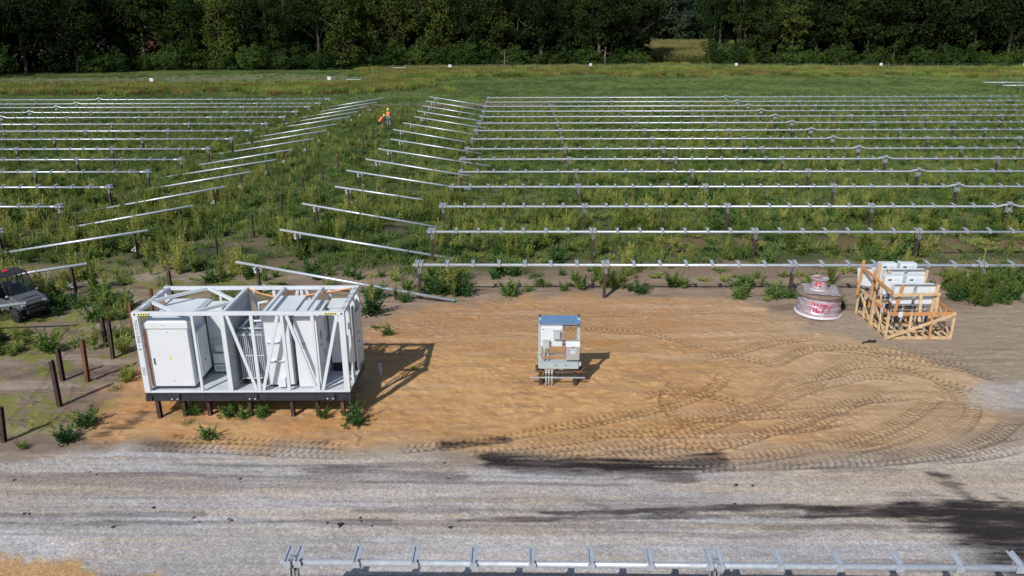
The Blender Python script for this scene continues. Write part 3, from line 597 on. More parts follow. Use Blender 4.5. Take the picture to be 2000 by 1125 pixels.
# ---- field weeds
def field():
    Ps=[];Ix=[];Sc=[]
    def emit(X,Y,keep,idx,sc):
        X,Y=X[keep],Y[keep]; Z=ground_height(X,Y)-.02; Ps.append(np.stack([X,Y,Z],1)); Ix.append(idx[keep]); Sc.append(sc[keep])
    def cand(y0,y1,dens,k=.80):
        area=(y1-y0)*((y0+y1)*k+12); n=int(area*dens); Y=np.sqrt(rng.uniform(0,1,n)*(y1**2-y0**2)+y0**2) if 1 else 0; X=rng.uniform(-1,1,n)*(Y*k+6); return X,Y
    # band between the sand and the far end of the block
    X,Y=cand(24,109,9.5)
    n1=fbm(X*.22,Y*.30,201);n2=fbm(X*.9,Y*1.2,202);n3=fbm(X*.12,Y*.2,203)
    base=sst(n1*.5+n2*.5,.40,.56)*sst(Y,35.2,38)
    row=(Y-ROWY[0])/5.27
    path=sst(-np.abs(X+15.2),-3.,-1.2)*sst(62-Y,0,6); base=base*(1-.45*path)
    strip=sst(-np.abs(Y-34.9),-1.5,-.4)*sst(X,-1,3); base*=1-.9*strip
    strip=sst(-np.abs(Y-39.2),-1.9,-.6)*sst(X,3,9); base*=1-.75*strip
    D=base
    for P,a,s in (([(690,435),(900,432),(890,468),(720,462)],.9,1),([(320,470),(570,478),(560,520),(330,520)],.85,1),([(760,455),(860,455),(900,500),(780,500)],.5,1),([(1580,466),(2000,462),(2000,496),(1590,500)],.5,1)): D=D*(1-a*sst(inpoly(X,Y,P),-.5,.8))
    D=D*(1-.95*sst(-np.abs(Y-107.5),-3,-1.5)*sst(-np.abs(X+10),-17,-12))
    # dense clumps nearer than the first row
    for P,a in (([(1835,540),(2200,540),(2200,600),(1900,600),(1845,585)],1.),([(1490,545),(1560,548),(1556,578),(1515,585)],.85),([(-200,560),(60,545),(200,548),(215,575),(110,600),(60,600),(-200,640)],.75),
        ([(-200,630),(20,640),(62,650),(58,695),(-200,700)],1.),([(600,520),(680,525),(730,560),(760,590),(715,630),(700,560)],.45),([(830,535),(900,555),(910,585),(800,575)],.8),([(730,560),(850,572),(830,592),(720,600)],.4),([(1100,520),(1250,525),(1245,572),(1100,570)],.8),
        ([(180,500),(330,520),(340,545),(200,540)],.15),([(340,525),(560,530),(560,548),(340,545)],.6),([(950,530),(1060,530),(1060,545),(960,545)],.4),([(1400,530),(1500,530),(1490,550),(1400,545)],.3),([(120,600),(260,590),(250,650),(190,640)],.45),([(60,545),(200,545),(250,600),(160,630),(80,620)],.4),([(-100,690),(60,690),(40,760),(-100,780)],.3)):
        D=np.maximum(D,a*sst(inpoly(X,Y,P),-.3,.4)*sst(n2,.30,.48))
    D=np.where((Y<34.5)&(inpoly(X,Y,[(-400,200),(2400,200),(2400,510),(-400,510)])<0),np.maximum(D,.10*sst(n2,.55,.65)*sst(Y,31,33)),D)
    D=D*(1-sst(inpoly(X,Y,[(715,625),(860,597),(1100,577),(1420,580),(1560,605),(1640,600),(1720,600),(1720,900),(250,900),(262,600),(440,553),(700,553)]),-.2,.3))
    D=D*(1-.95*((np.hypot(X+16.2,(Y-85.5)/4.)<1.8)))
    keep=rng.uniform(0,1,len(X))<D*.62
    t=fbm(X*.15+7,Y*.22,205)*.6+rng.uniform(0,1,len(X))*.4
    idx=np.where(t<.40,3+rng.integers(0,3,len(X)),np.where(t<.52,6+rng.integers(0,2,len(X)),np.where(t<.66,0+rng.integers(0,3,len(X)),np.where(t<.93,6+rng.integers(0,2,len(X)),11))))
    sc=rng.uniform(.5,1.15,len(X))*(.75+.5*n3)*(.80+.5*sst(n2,.45,.7))
    emit(X,Y,keep,idx,sc*(.62+.38*sst(58-Y,0,16)))
    # low growth and tufts
    X,Y=cand(26,109,13.0); n2=fbm(X*.9,Y*1.2,202);n1=fbm(X*.22,Y*.30,201)
    D=(.2+.8*sst(n1*.55+n2*.45,.36,.54))*sst(Y,34.5,38)*.85*(1-.75*sst(-np.abs(Y-34.9),-1.5,-.4)*sst(X,-1,3))*(1-.7*sst(-np.abs(Y-39.2),-1.9,-.6)*sst(X,3,9))*(1-.5*sst(fbm(X*.3,Y*.6,207),.52,.66))
    D=D*(1-.8*sst(inpoly(X,Y,[(690,435),(900,432),(890,468),(720,462)]),-.5,.8))*(1-.8*sst(inpoly(X,Y,[(320,470),(570,478),(560,520),(330,520)]),-.5,.8))
    D=np.maximum(D,.16*sst(n2,.5,.62)*sst(Y,31,33.5)); 
    lf=(X<-12.5)&(Y<33)&(Y>19); D=np.where(lf,.20*sst(fbm(X*.8+4,Y*.8,41),.45,.6),D)
    D=D*(1-sst(poly_sd(X,Y,SAND),-.5,.2)); D=D*(1-.9*sst(-np.abs(Y-107.5),-3,-1.5)*sst(-np.abs(X+10),-17,-12))
    keep=rng.uniform(0,1,len(X))<D*.8*(1-.6*((np.hypot(X+16.2,(Y-85.5)/4.)<1.8))); idx=np.where(rng.uniform(0,1,len(X))<.55,8+rng.integers(0,2,len(X)),10); emit(X,Y,keep,idx,rng.uniform(.6,1.5,len(X)))
    P=np.concatenate(Ps); scatter('field_weeds',P,rng.uniform(0,6.28,len(P)),np.concatenate(Sc),np.concatenate(Ix),'green and yellow weeds covering the field between the torque tube rows','weeds')
field()
def meadow():
    n=52000; Y=np.sqrt(rng.uniform(0,1,n)*(206**2-107**2)+107**2); X=rng.uniform(-1,1,n)*(Y*.76+6)
    n1=fbm(X*.05,Y*.10,301);n2=fbm(X*.3,Y*.3,302)
    px=np.array([pxof(x,y)[0] for x,y in zip(X,Y)]); py=np.array([pxof(x,y)[1] for x,y in zip(X,Y)])
    mown=(inpoly(X,Y,[(-400,168),(0,166),(690,160),(740,152),(560,143),(100,153),(-400,152)])>0)
    pj=(fbm(X*.08,Y*.2,303)-.5)*16; py=py+pj; px=px+pj*8
    tall=((px<720)&(py>165)&(py<186))|((px>=720)&(py<150)&(n2>.35))|((px>700)&(px<860)&(py<178)&(n2>.3))
    dry=tall&(n1>.40)
    bare=(np.abs(Y-110)<2.6)&(np.abs(X+10)<14)
    short=~tall
    idx=np.where(dry&(rng.uniform(0,1,n)<.62),14,np.where(tall,13,12)); sc=np.where(tall,rng.uniform(.45,1.05,n),rng.uniform(.35,.8,n))
    keep=(~bare)&(rng.uniform(0,1,n)<np.where(mown,.08,np.where(tall,.95,.72)))
    P=np.stack([X,Y,ground_height(X,Y)-.03],1)[keep]
    scatter('meadow_grass',P,rng.uniform(0,6.28,len(P)),sc[keep],idx[keep],'open green meadow grass with brownish patches between the block and the wood','grass')
    n=15000; X=rng.uniform(20,130,n); Y=rng.uniform(214,375,n); X=np.round(X/1.6)*1.6+rng.normal(0,.15,n)
    q=np.array([pxof(x,y)[0] for x,y in zip(X,Y)]); k=(q>1215)&(q<1460)
    P=np.stack([X,Y,0*X],1)[k]; scatter('corn_field',P,rng.uniform(0,6.28,len(P)),rng.uniform(.9,1.2,len(P)),np.full(len(P),15),'yellow green corn field seen through the gap in the wood','corn')
meadow()
# ---- single plants standing in the bare soil and on the sand
ME_TUFT=SRC
PL=[(490,815,60,3,'on'),]
near=[(745,540,20,3),(798,532,25,6),(848,535,35,3),(730,583,50,4),(724,615,60,5),(772,549,35,6),(900,575,60,3),(872,573,45,0),(840,560,40,4),(996,577,52,5),(976,534,55,4),(1032,569,22,3),(1052,556,25,6),(1250,573,35,4),(1334,563,28,6),(1444,583,40,5),(1414,551,25,6),
 (757,655,28,3),(735,641,32,10),(794,568,40,6),(171,833,45,3),(132,862,44,4),(100,690,60,6),(249,745,38,6),(228,760,22,8),(240,690,48,6),(181,684,32,0),(150,676,30,8),(45,876,24,6),
 (378,810,34,3),(446,812,44,4),(474,817,34,5),(512,812,38,3),(630,818,34,6),(692,828,58,4),(408,858,40,5),(368,828,20,8),(255,735,30,6),(388,527,46,3),(350,515,34,0),(1540,583,30,4),(1511,575,30,3),(1497,590,20,6),(620,545,30,3),(645,560,24,6),(1640,600,26,3),(938,921,2,8),(810,722,30,10),(1090,700,2,8),(1140,744,10,10),(1905,575,40,0),(1455,568,28,3),(320,650,36,6)]
used={}
for i,(px,py,wp,ix) in enumerate(near):
    if wp<8: continue
    p=at(px,py); bw={0:.8,1:.8,2:.8,3:1.05,4:1.05,5:1.05,6:.9,7:.9,8:.75,10:1.0}[ix]; sc=1.25*wp/CF*(p-Vector((0,0,CH))).length/bw
    where=('under the white skid' if 350<px<720 and 800<py<845 else 'on the sand in front of the white skid' if 330<px<470 and py>820 else 'at the right side of the white skid' if 700<px<860 and 590<py<740 else 'in the left yard by the bare piles' if px<340 else 'before the nearest right-hand tube row' if px>820 else 'in the soil behind the white skid')
    kind={0:'tall feathery weed',3:'bushy green weed',4:'bushy green weed',5:'bushy green weed',6:'loose light green weed',8:'small grass tuft',10:'flat spreading weed'}[ix]
    key=(kind,where); used.setdefault(key,[]).append((i,p,sc,ix,px))
for (kind,where),lst in used.items():
    lst.sort(key=lambda q:q[4]); n=len(lst)
    for j,(i,p,sc,ix,px) in enumerate(lst):
        nm={'t':'weed_plant'}.get('t'); o=link(nm,SRC[ix]); o.location=(p.x,p.y,gz(p.x,p.y)-.02); o.scale=(sc,sc,sc*random.uniform(.8,1.)); o.rotation_euler=(0,0,random.uniform(0,6.28))
        pos='' if n==1 else (['leftmost ','rightmost '][j] if n==2 else ('leftmost ' if j==0 else 'rightmost ' if j==n-1 else ORD[j]+' from the left, '))
        tag(o,(pos+kind+' '+where) if not pos.endswith(', ') else (kind+' '+where+', '+ORD[j]+' from the left'),'weed',('weeds '+where))
# ------------------------------------------------------------------ trees
def crown(seed,rx,rz,zc,ncl,per,card,vine=0,shape='round',lowz=0):
    g=np.random.default_rng(seed); C=[];S=[]
    while len(C)<ncl:
        d=g.normal(size=3); d/=np.linalg.norm(d); r=g.uniform(.25,1)**.5
        az=math.atan2(d[1],d[0]); lob=1+.22*math.sin(az*2+seed)+.16*math.sin(az*5+seed*2)+.12*math.sin(d[2]*7+seed)
        p=d*r*np.array([rx,rx,rz])*lob; 
        if shape=='cone': p[:2]*=1-.55*(p[2]/rz*.5+.5)
        p[2]+=zc
        if p[2]<lowz: continue
        C.append(p);S.append(g.uniform(.7,1.5)*rx*.20)
    C=np.array(C);S=np.array(S)
    if vine:
        a=g.uniform(0,6.28,vine);rr=g.uniform(.15,.9,vine)*rx*.75; C2=np.stack([np.cos(a)*rr,np.sin(a)*rr,g.uniform(.5,zc-rz*.3,vine)],1); C=np.concatenate([C,C2]); S=np.concatenate([S,g.uniform(.5,1.1,vine)*rx*.16])
    k=np.repeat(np.arange(len(C)),per); n=len(k); d=g.normal(size=(n,3)); d/=np.linalg.norm(d,axis=1,keepdims=True)
    P=C[k]+d*(g.uniform(.35,1,n)**.5)[:,None]*S[k][:,None]*np.array([1.15,1.15,.8]); D=d*.7+g.normal(0,.7,(n,3))+np.array([0,0,-.15])
    return leaves(P,D,card*g.uniform(.6,1.35,n),card*.62,seed)
def trunkmesh(seed,h,r,mt,limbs=7,z0=.35,spread=.5):
    g=random.Random(seed); m=MB(); pts=[(0,0,-.3)];x=y=0
    for k in range(1,8): x+=g.uniform(-.25,.25);y+=g.uniform(-.25,.25); pts.append((x,y,h*k/7))
    m.tube(pts,[r*(1.35 if k==0 else 1-.11*k) for k in range(8)],9)
    for k in range(limbs):
        t=g.uniform(z0,.9); j=int(t*7); a=g.uniform(0,6.28); b=Vector(pts[j]); L=h*spread*(1.1-t)*g.uniform(.6,1.1)
        q=b+Vector((math.cos(a)*L*.5,math.sin(a)*L*.5,L*.45)); e=b+Vector((math.cos(a)*L,math.sin(a)*L,L*.75))
        m.tube([b,q,e],[r*.42*(1-t*.5),r*.26,r*.08],6)
    return m.mesh('trunk',mt,True)
CR=[];TK=[]
def variant(nm,VF,m,tk): CR.append((nm,npmesh('crown',VF[0],VF[1],m),tk))
variant('broad',crown(1,5.0,7.0,12.5,95,72,.46),L_TREE,trunkmesh(1,17,.34,BARK))
variant('broad2',crown(2,4.4,7.5,13.0,90,72,.44),L_TREE2,trunkmesh(2,18,.30,BARK))
variant('vine',crown(3,4.2,7.0,12.5,75,66,.42,45),L_TREE2,trunkmesh(3,17,.28,BARK))
variant('vine2',crown(4,3.6,6.5,11.5,60,66,.40,50),L_TREE,trunkmesh(4,16,.28,BARK))
variant('tallopen',crown(5,4.8,6.0,15.0,80,66,.44,8,'round',8),L_TREE2,trunkmesh(5,19,.30,BARK,6,.5,.35))
variant('cone',crown(6,4.6,8.5,11.5,95,66,.44,20,'cone'),L_TREE2,trunkmesh(6,17,.3,BARK))
variant('dark',crown(7,5.6,7.8,12.0,110,72,.48,30),L_TREE,trunkmesh(7,18,.4,BARK))
variant('far',crown(8,7.0,9.5,15.0,110,60,.85,30),L_FARHAZE,trunkmesh(8,22,.4,BARK))
variant('shrub',crown(9,2.2,1.7,1.7,34,60,.26),L_SHRUB,trunkmesh(9,2.4,.09,BARK,6,.1,.6))
variant('shrub2',crown(10,2.0,2.6,2.5,36,60,.26),L_SHRUB,trunkmesh(10,3.6,.09,BARK,6,.1,.6))
def tree(v,x,y,s,label,group=None,name='tree',sz=None,cat='tree',tk=None):
    t=thing(name,label,cat,(x,y,0),random.uniform(0,6.28),group); t.scale=(s,s,sz or s)
    link('crown' if cat=='tree' else 'foliage',CR[v][1],t); link('trunk' if cat=='tree' else 'stem',tk or CR[v][2],t); return t
def edge_y(x):
    q=pxof(x,195)[0]; P=[(-900,158),(0,151),(140,152),(260,144),(330,139),(700,138),(760,134),(1260,131),(1380,131),(2000,135),(3000,139)]
    for a,b in zip(P,P[1:]):
        if a[0]<=q<=b[0]: py=a[1]+(b[1]-a[1])*(q-a[0])/(b[0]-a[0]); return at(q,py).y
    return 190
FR={'broad':'dark broadleaf tree standing in the front rank of the wood','broad2':'lighter green broadleaf tree in the front rank of the wood','vine':'light green tree hung with vines at the front of the wood','vine2':'dark slim tree hung with vines at the front of the wood','tallopen':'tall tree with a bare lower trunk and high crown at the wood edge','cone':'pointed leafy tree in the front rank of the wood','dark':'wide dark tree with foliage low to the ground at the wood edge'}
VN=[c[0] for c in CR]
rt=random.Random(11)
for row in range(6):
    x=-190+rt.uniform(0,4)
    while x<185:
        y=edge_y(x)+2.5+row*7.5+rt.uniform(-1.8,1.8); q=pxof(x,y)[0]
        step=rt.uniform(5.0,7.2)
        vis=-260<q<2260
        gap=(1248-(10 if row else 0)<q<1392)
        house=(row in (3,4,5) and (25<q<120 or 265<q<305))
        front_open=(row==0 and q<250 and rt.random()<.6)
        if vis and not gap and not house and not front_open:
            if q<320: v=rt.choice([6,4,0,6]) 
            elif q<760: v=rt.choice([2,5,1,2,3,0,5])
            elif q<1000: v=rt.choice([1,2,5,3,0,6])
            elif q<1262: v=rt.choice([2,3,6,6,0]) 
            elif q<1480: v=rt.choice([4,4,0])
            else: v=rt.choice([0,6,2,5,3,0])
            s=rt.uniform(.9,1.25)*(1+.05*row)
            if row<2: tree(v,x,y,s,FR[VN[v]],'front trees: '+FR[VN[v]],'tree')
            else: tree(v,x,y,s*1.05,'dark tree packed inside the wood behind its front rank','trees deep inside the wood')
        x+=step
# wood beyond the corn field
for row in range(3):
    x=30+rt.uniform(0,5)
    while x<125:
        y=378+row*10+rt.uniform(-3,3); q=pxof(x,y)[0]
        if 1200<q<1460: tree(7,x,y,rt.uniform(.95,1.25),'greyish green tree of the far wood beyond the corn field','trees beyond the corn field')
        x+=rt.uniform(7,10)
# understory shrubs along the edge
x=-165
while x<165:
    y=edge_y(x)+rt.uniform(-1.5,1.8); q=pxof(x,y)[0]
    if not(q<240 and rt.random()<.75) and not (1262<q<1385 and rt.random()<.85) and -200<q<2200:
        v=rt.choice([8,9,8]); sh=rt.uniform(.7,1.5)*(1.15 if q<1000 else .95)
        tree(v,x,y,sh,{8:'low rounded shrub in the thicket along the wood edge',9:'upright leafy shrub in the thicket along the wood edge'}[v],{8:'low shrubs along the wood edge',9:'upright shrubs along the wood edge'}[v],'shrub',None,'shrub')
    x+=rt.uniform(1.8,3.4)
# dead stubs and distinctive trunks at the edge
def stub(px,py,h,r,label,name='dead_tree',forks=3,seed=1):
    p=at(px,py); g=random.Random(seed); t=thing(name,label,'dead tree',(p.x,p.y,0)); m=MB(); pts=[(0,0,-.3)];x=y=0
    for k in range(1,6): x+=g.uniform(-.3,.3)*r*2;y+=g.uniform(-.2,.2); pts.append((x,y,h*k/5))
    m.tube(pts,[r*1.2,r,r*.95,r*.85,r*.7,r*.35],8); m.build('trunk',BARKL,t,True)
    for k in range(forks):
        b=MB(); j=2+k%3; s=1 if k%2 else -1; P=Vector(pts[j]); b.tube([P,P+Vector((s*h*.14,-.2,h*.10)),P+Vector((s*h*.25,-.3,h*(.10 if k else -.05)))],[r*.4,r*.28,r*.1],6); b.build('branch',BARKL,t,True)
    return t
stub(1170,131,8.2,.45,'pale splintered dead trunk against the wide dark tree left of the corn gap',seed=3,forks=4)
stub(1182,132,5.0,.22,'thin leaning dead stem right beside the pale splintered trunk',seed=4,forks=2)
stub(985,135,4.2,.16,'small forked dead tree in front of the wood left of the splintered trunk',seed=5,forks=4)
for i,(px,h,r,lb) in enumerate([(1401,15,.30,'pale bare trunk just right of the corn gap, left one of three'),(1443,16,.32,'pale bare trunk right of the corn gap, middle one of three'),(1450,16,.30,'pale bare trunk right of the corn gap, rightmost of three')]):
    stub(px,129,h,r,lb,'bare_tree',0,20+i)['category']='tree'
for i,(px,s) in enumerate([(1215,1.25),(1245,1.15),(1190,1.1)]):
    p=at(px,130); tree(6,p.x,p.y+5+i,s,['big dark spreading tree bordering the corn gap on its left','dark tree leaning over the left edge of the corn gap','dark tree behind the pale splintered trunk'][i])
# ---- buildings and vehicles glimpsed through the wood on the left
def house(px,py,w_,d_,h_,label,rz=0,roofm=REDROOF,wallm=BRICK):
    p=at(px,py); t=thing('house',label,'house',(p.x,p.y,0),rz); m=MB(); m.box(-w_/2,w_/2,-d_/2,d_/2,-.2,h_)
    m.add([(-w_/2,-d_/2,h_),(-w_/2,d_/2,h_),(-w_/2,0,h_+d_*.3),(w_/2,-d_/2,h_),(w_/2,d_/2,h_),(w_/2,0,h_+d_*.3)],[(0,1,2),(3,5,4)]); m.build('wall',wallm,t)
    r=MB()
    for s in (-1,1): r.beam((-w_/2-.4,s*d_*.25,h_+d_*.16+.08),(w_/2+.4,s*d_*.25,h_+d_*.16+.08),d_*.62,.12,Vector((0,s*.51,.86)))
    r.build('roof',roofm,t)
    for k in (-1,0,1):
        f=MB().box(k*w_*.3-.5,k*w_*.3+.5,-d_/2-.06,-d_/2-.003,1.1,2.3).build('window',CARW,t)
        MB().box(k*w_*.3-.42,k*w_*.3+.42,-d_/2-.075,-d_/2-.063,1.18,2.22).build('pane',GLASS,f)
    MB().box(w_*.15-.45,w_*.15+.45,-d_/2-.05,-d_/2-.003,0,2.1).build('door',CARW,t); return t
house(290,113,12,8,3.6,'brick building with a red roof glimpsed between trees, nearer the middle',R(8))
house(110,112,14,8,3.4,'low building with a red roof deep in the shade at the left',R(-5))
house(30,110,10,7,4.6,'pale roofed building glimpsed high at the far left between trees',R(4),CARW)
def car(px,py,rz,label):
    p=at(px,py); t=thing('parked_car',label,'car',(p.x,p.y,0),rz,'vehicles behind the wood')
    prof=[(-2.2,.35),(-2.25,.85),(-1.9,1.0),(-1.3,1.45),(.5,1.48),(1.15,1.02),(2.1,.88),(2.25,.4)]
    m=MB(); n=len(prof); m.add([(x,y,z) for y in (-.85,.85) for x,z in prof],[tuple(range(n)),tuple(range(2*n-1,n-1,-1))]+[(i,i+n,(i+1)%n+n,(i+1)%n) for i in range(n)]); m.build('body',CARW,t,bev=.05)
    MB().box(-1.2,.45,-.87,-.853,1.02,1.38).box(-1.2,.45,.853,.87,1.02,1.38).build('window',GLASS,t)
    for a in (-1.4,1.4):
        for b in (-.78,.78): MB().tube([(a,b-.1,.33),(a,b+.1,.33)],.33,16).build('wheel',BLACK,t)
car(96,119,R(10),'white vehicle parked behind the trees at the left, nearer the red roof'); car(45,119,R(-15),'bluish white vehicle parked behind the trees at the far left')
# ------------------------------------------------------------------ fence at the back
def fence(P,label,h=1.5):
    t=thing('wire_fence',label,'fence',(P[0].x,P[0].y,0)); o=P[0]
    me=MB().tube([(0,0,-.3),(0,0,h)],.035,6).mesh('post',GALVD); w_=MB()
    for z in (.25,.55,.85,1.15,1.42): w_.tube([(q.x-o.x,q.y-o.y,z) for q in P],.008,4)
    for a,b in zip(P,P[1:]):
        L=(b-a).length; n=max(1,int(L/3.6))
        for k in range(n):
            q=a.lerp(b,k/n)-o; e=link('post',me,t); e.location=(q.x,q.y,0)
    w_.build('wire',GALVD,t)
fence([at(-60,173),at(690,165)],'thin wire fence crossing the mown strip on the left'); fence([at(706,165),at(770,141)],'short wire fence running back towards the wood near the middle')
fence([at(790,140),at(1262,137),at(2060,137)],'long thin wire fence along the front of the wood on the right')
for a,b,lb in (((677,166),(705,166),'galvanised H shaped fence brace standing in the meadow, nearer the camera'),((768,141),(792,141),'galvanised H shaped fence brace beside the wood edge, farther back')):
    A=at(*a);B=at(*b); t=thing('fence_brace',lb,'fence brace',(A.x,A.y,0)); d=B-A
    for q in (Vector(),d): MB().tube([(q.x,q.y,-.3),(q.x,q.y,1.6)],.06,8).build('post',GALVD,t)
    MB().tube([(0,0,1.0),(d.x,d.y,1.0)],.05,8).build('rail',GALVD,t)
for i,(px,py) in enumerate([(298,163),(644,160),(879,134),(1153,131.5),(1437,132),(1719,130.5),(1999,130)]):
    base=at(px,[170,167,140,137.5,137,137,137][i]); h=1.0
    o=MB().box(-.32,.32,-.055,-.04,h,h+.6).build('fence_sign',WHITE2); o.location=base-Vector((0,.06,0)); tag(o,['white square sign on the left wire fence','white square sign on the wire fence beside the nearer H brace','white square sign on the fence near the farther H brace','white square sign on the fence left of the splintered dead trunk','white square sign on the fence right of the corn gap','white square sign on the fence in front of the right-hand wood','white square sign on the fence at the right edge'][i],'sign','signs on the wire fence')
    # post carrying it is the fence's own
#@@PART3
# ------------------------------------------------------------------ white power skid on piles
def text(name,body,size,parent,loc,rot,m,extrude=.001,align='LEFT',sx=1.):
    cu=bpy.data.curves.new(name,'FONT'); cu.body=body; cu.size=size; cu.extrude=extrude; cu.align_x=align; cu.space_character=1.05
    o=bpy.data.objects.new(name,cu); COL.objects.link(o); dg=bpy.context.evaluated_depsgraph_get(); me=bpy.data.meshes.new_from_object(o.evaluated_get(dg)); bpy.data.objects.remove(o)
    me.materials.clear(); me.materials.append(m); q=link(name,me,parent); q.location=loc; q.rotation_euler=rot; q.scale=(sx,1,1); return q
def B(x0,x1,y0,y1,z0,z1): return MB().box(x0,x1,y0,y1,z0,z1)
def warn(parent,loc,s,rot=(R(90),0,0)):
    o=MB().add([(-s,0,0),(s,0,0),(0,s*1.75,0),(-s,0,.004),(s,0,.004),(0,s*1.75,.004)],[(2,1,0),(3,4,5),(0,1,4,3),(1,2,5,4),(2,0,3,5)]).build('warning_sign',YELL,parent); o.location=loc; o.rotation_euler=rot
    m=MB(); k=s
    m.add([(-.12*k,.45*k,.006),(.10*k,.45*k,.006),(.26*k,1.2*k,.006),(.02*k,1.2*k,.006)],[(0,1,2,3)]).add([(-.2*k,.25*k,.0062),(.16*k,.25*k,.0062),(.02*k,.62*k,.0062)],[(0,1,2)]); m.build('bolt_symbol',INK,o); return o
def skid():
    t=thing('power_skid','white steel framed power skid with inverter and transformer cabinets, raised on short piles','power skid',(-11.2301,20.2178,0),.0175)
    L_,Wd,zb,z0,z1=6.058,2.32,.6155,.885,3.4217
    # navy base
    m=MB(); 
    for y in (0,Wd-.12):
        m.box(0,L_,y,y+.12,z0-.05,z0-.004); m.box(0,L_,y,y+.12,zb,zb+.04); m.box(0,L_,y+.04,y+.06,zb+.04,z0-.05)
    for x in (0,L_-.12): m.box(x,x+.12,.12,Wd-.12,zb,z0-.004)
    for a in (.85,3.15,5.45,1.9,4.2): m.box(a-.05,a+.05,.12,Wd-.12,zb+.06,z0-.03)
    bb=m.build('base_beam',NAVY,t)
    for a in (.85,3.15,5.45):
        q=B(a-.15,a+.15,-.014,-.001,zb+.005,z0-.006).build('bracket_plate',NAVY,bb)
        B(a-.10,a-.065,-.022,-.0145,zb+.05,zb+.085).box(a+.065,a+.10,-.022,-.0145,zb+.05,zb+.085).build('bolt',WHITE2,bb)
    for x in (.0,L_-.17): 
        c=B(x-.006,x+.176,-.012,.16,zb-.003,zb+.16).build('corner_casting',NAVY,t); MB().tube([(x+.09,-.0125,zb+.05),(x+.09,-.016,zb+.05)],.03,10).build('casting_hole',BLACK,c)
    B(.0,L_,0,Wd,z0,z0+.018).build('deck',DECK,t)
    fr=MB(); 
    fr.box(.02,L_-.02,.01,.055,z0+.018,z0+.05).box(.02,L_-.02,Wd-.055,Wd-.01,z0+.018,z0+.05); fr.build('deck_rim',WHITE,t)
    pw=.165
    for (x,y) in ((0,0),(L_-pw,0),(0,Wd-pw),(L_-pw,Wd-pw)):
        p=B(x,x+pw,y,y+pw*.9,z0+.018,z1-.115).build('corner_post',WHITE,t,bev=.006); c=B(x-.005,x+pw+.005,y-.005,y+pw,z1-.115,z1+.003).build('corner_casting',WHITE,t)
        if y==0: MB().tube([(x+pw/2+.01,y-.006,z1-.06),(x+pw/2+.01,y-.009,z1-.06)],.03,10).build('casting_hole',INK,c)
    h=.105
    rails={}
    for y in (0,Wd-.11): rails[y]=B(pw,L_-pw,y,y+.11,z1-h,z1).build('top_rail',WHITE,t,bev=.005)
    for x in (.01,L_-.15): rails[x]=B(x,x+.14,pw,Wd-pw,z1-.11,z1-.004).build('side_rail',WHITE,t,bev=.005)
    # hazard stripes on the rails
    def hazard(par,x0,x1,y,za,zb_,c1=YELL):
        q=B(x0,x1,y-.004,y-.0005,za,zb_).build('hazard_stripe',c1,par); m=MB(); n=5; s=(x1-x0)/n
        for k in range(n): a=x0+k*s; m.add([(a,y-.006,za),(a+s*.5,y-.006,za),(a+s*.95,y-.006,zb_),(a+s*.45,y-.006,zb_)],[(0,1,2,3)])
        m.build('black_bar',INK,q)
    hazard(rails[0],pw+.02,pw+.37,0,z1-.085,z1-.03); hazard(rails[0],L_-pw-.39,L_-pw-.04,0,z1-.085,z1-.03)
    for x in (.01,L_-.15):
        for ya in (.20,Wd-.42):
            m=MB()
            for k in range(4): m.add([(x+.03,ya+k*.06,z1-.003),(x+.11,ya+k*.06+.03,z1-.003),(x+.11,ya+k*.06+.06,z1-.003),(x+.03,ya+k*.06+.03,z1-.003)],[(0,1,2,3)])
            m.build('hazard_mark',RUST,rails[x])
        m=MB()
        for k in range(3):
            a=.78+k*.32
            for (u0,u1,v0,v1) in ((.02,.12,0,.012),(.02,.12,.20,.212),(.02,.032,0,.212),(.108,.12,0,.212)): m.box(x+u0,x+u1,a+v0,a+v1,z1-.0035,z1-.002)
            m.box(x+.05,x+.09,a+.06,a+.07,z1-.0035,z1-.002).box(x+.05,x+.09,a+.13,a+.14,z1-.0035,z1-.002)
        m.build('rail_marking',INK,rails[x])
    # posts and braces of the long sides
    for y,fl in ((.005,0),(Wd-.08,1)):
        for a,w in ((1.70,.07),(2.55,.125),(3.39,.09),(4.26,.09),(5.13,.09)): B(a-w/2,a+w/2,y,y+.075,z0+.05,z1-h).build('upright',WHITE,t)
        for a0,a1 in ((2.70,3.30),(4.14,3.50),(4.40,5.06),(5.84,5.25)):
            MB().beam((a0,y+.0375,z1-h-.01),(a1,y+.0375,z0+.06),.06,.088,(1,0,0)).build('diagonal_brace',WHITE,t)
    for (p,q) in (((.13,1.12),(1.30,Wd-.1)),((.13,1.02),(1.28,.1)),((1.42,Wd-.1),(2.55,1.12)),((1.62,.1),(2.55,1.0))): MB().beam((p[0],p[1],z1-.06),(q[0],q[1],z1-.06),.085,.085).build('roof_brace',WHITE,t)
    for a in (2.58,3.75,4.92): B(a-.045,a+.045,.11,Wd-.11,z1-.10,z1-.006).build('roof_bar',WHITE,t)
    # right end frame
    for y in (.72,1.55): B(L_-.09,L_-.03,y,y+(.05 if y<1 else .10),z0+.03,z1-.11).build('end_upright',WHITE,t)
    ep=B(L_-.05,L_-.02,1.68,Wd-.16,z0+.1,z1-.7).build('end_panel',WHITE,t)
    for k,(a,b) in enumerate(((1.75,2.3),(1.8,2.0),(1.78,1.7),(1.82,1.45))): B(L_-.0195,L_-.017,a,a+.10+.04*(k%2),b,b+.03+.03*(k%3)).build('label_plate',[YELL,INK,INK,INK][k],ep)
    for k in range(2): MB().tube([(L_-.06,.95+.09*k,z0+.03),(L_-.06,.95+.09*k,z1-.2)],.016,8).build('lock_rod',GALVD,t)
    # corrugated divider
    m=MB(); n=34; ys=np.linspace(.04,Wd-.04,n*2)
    V=[];F=[]
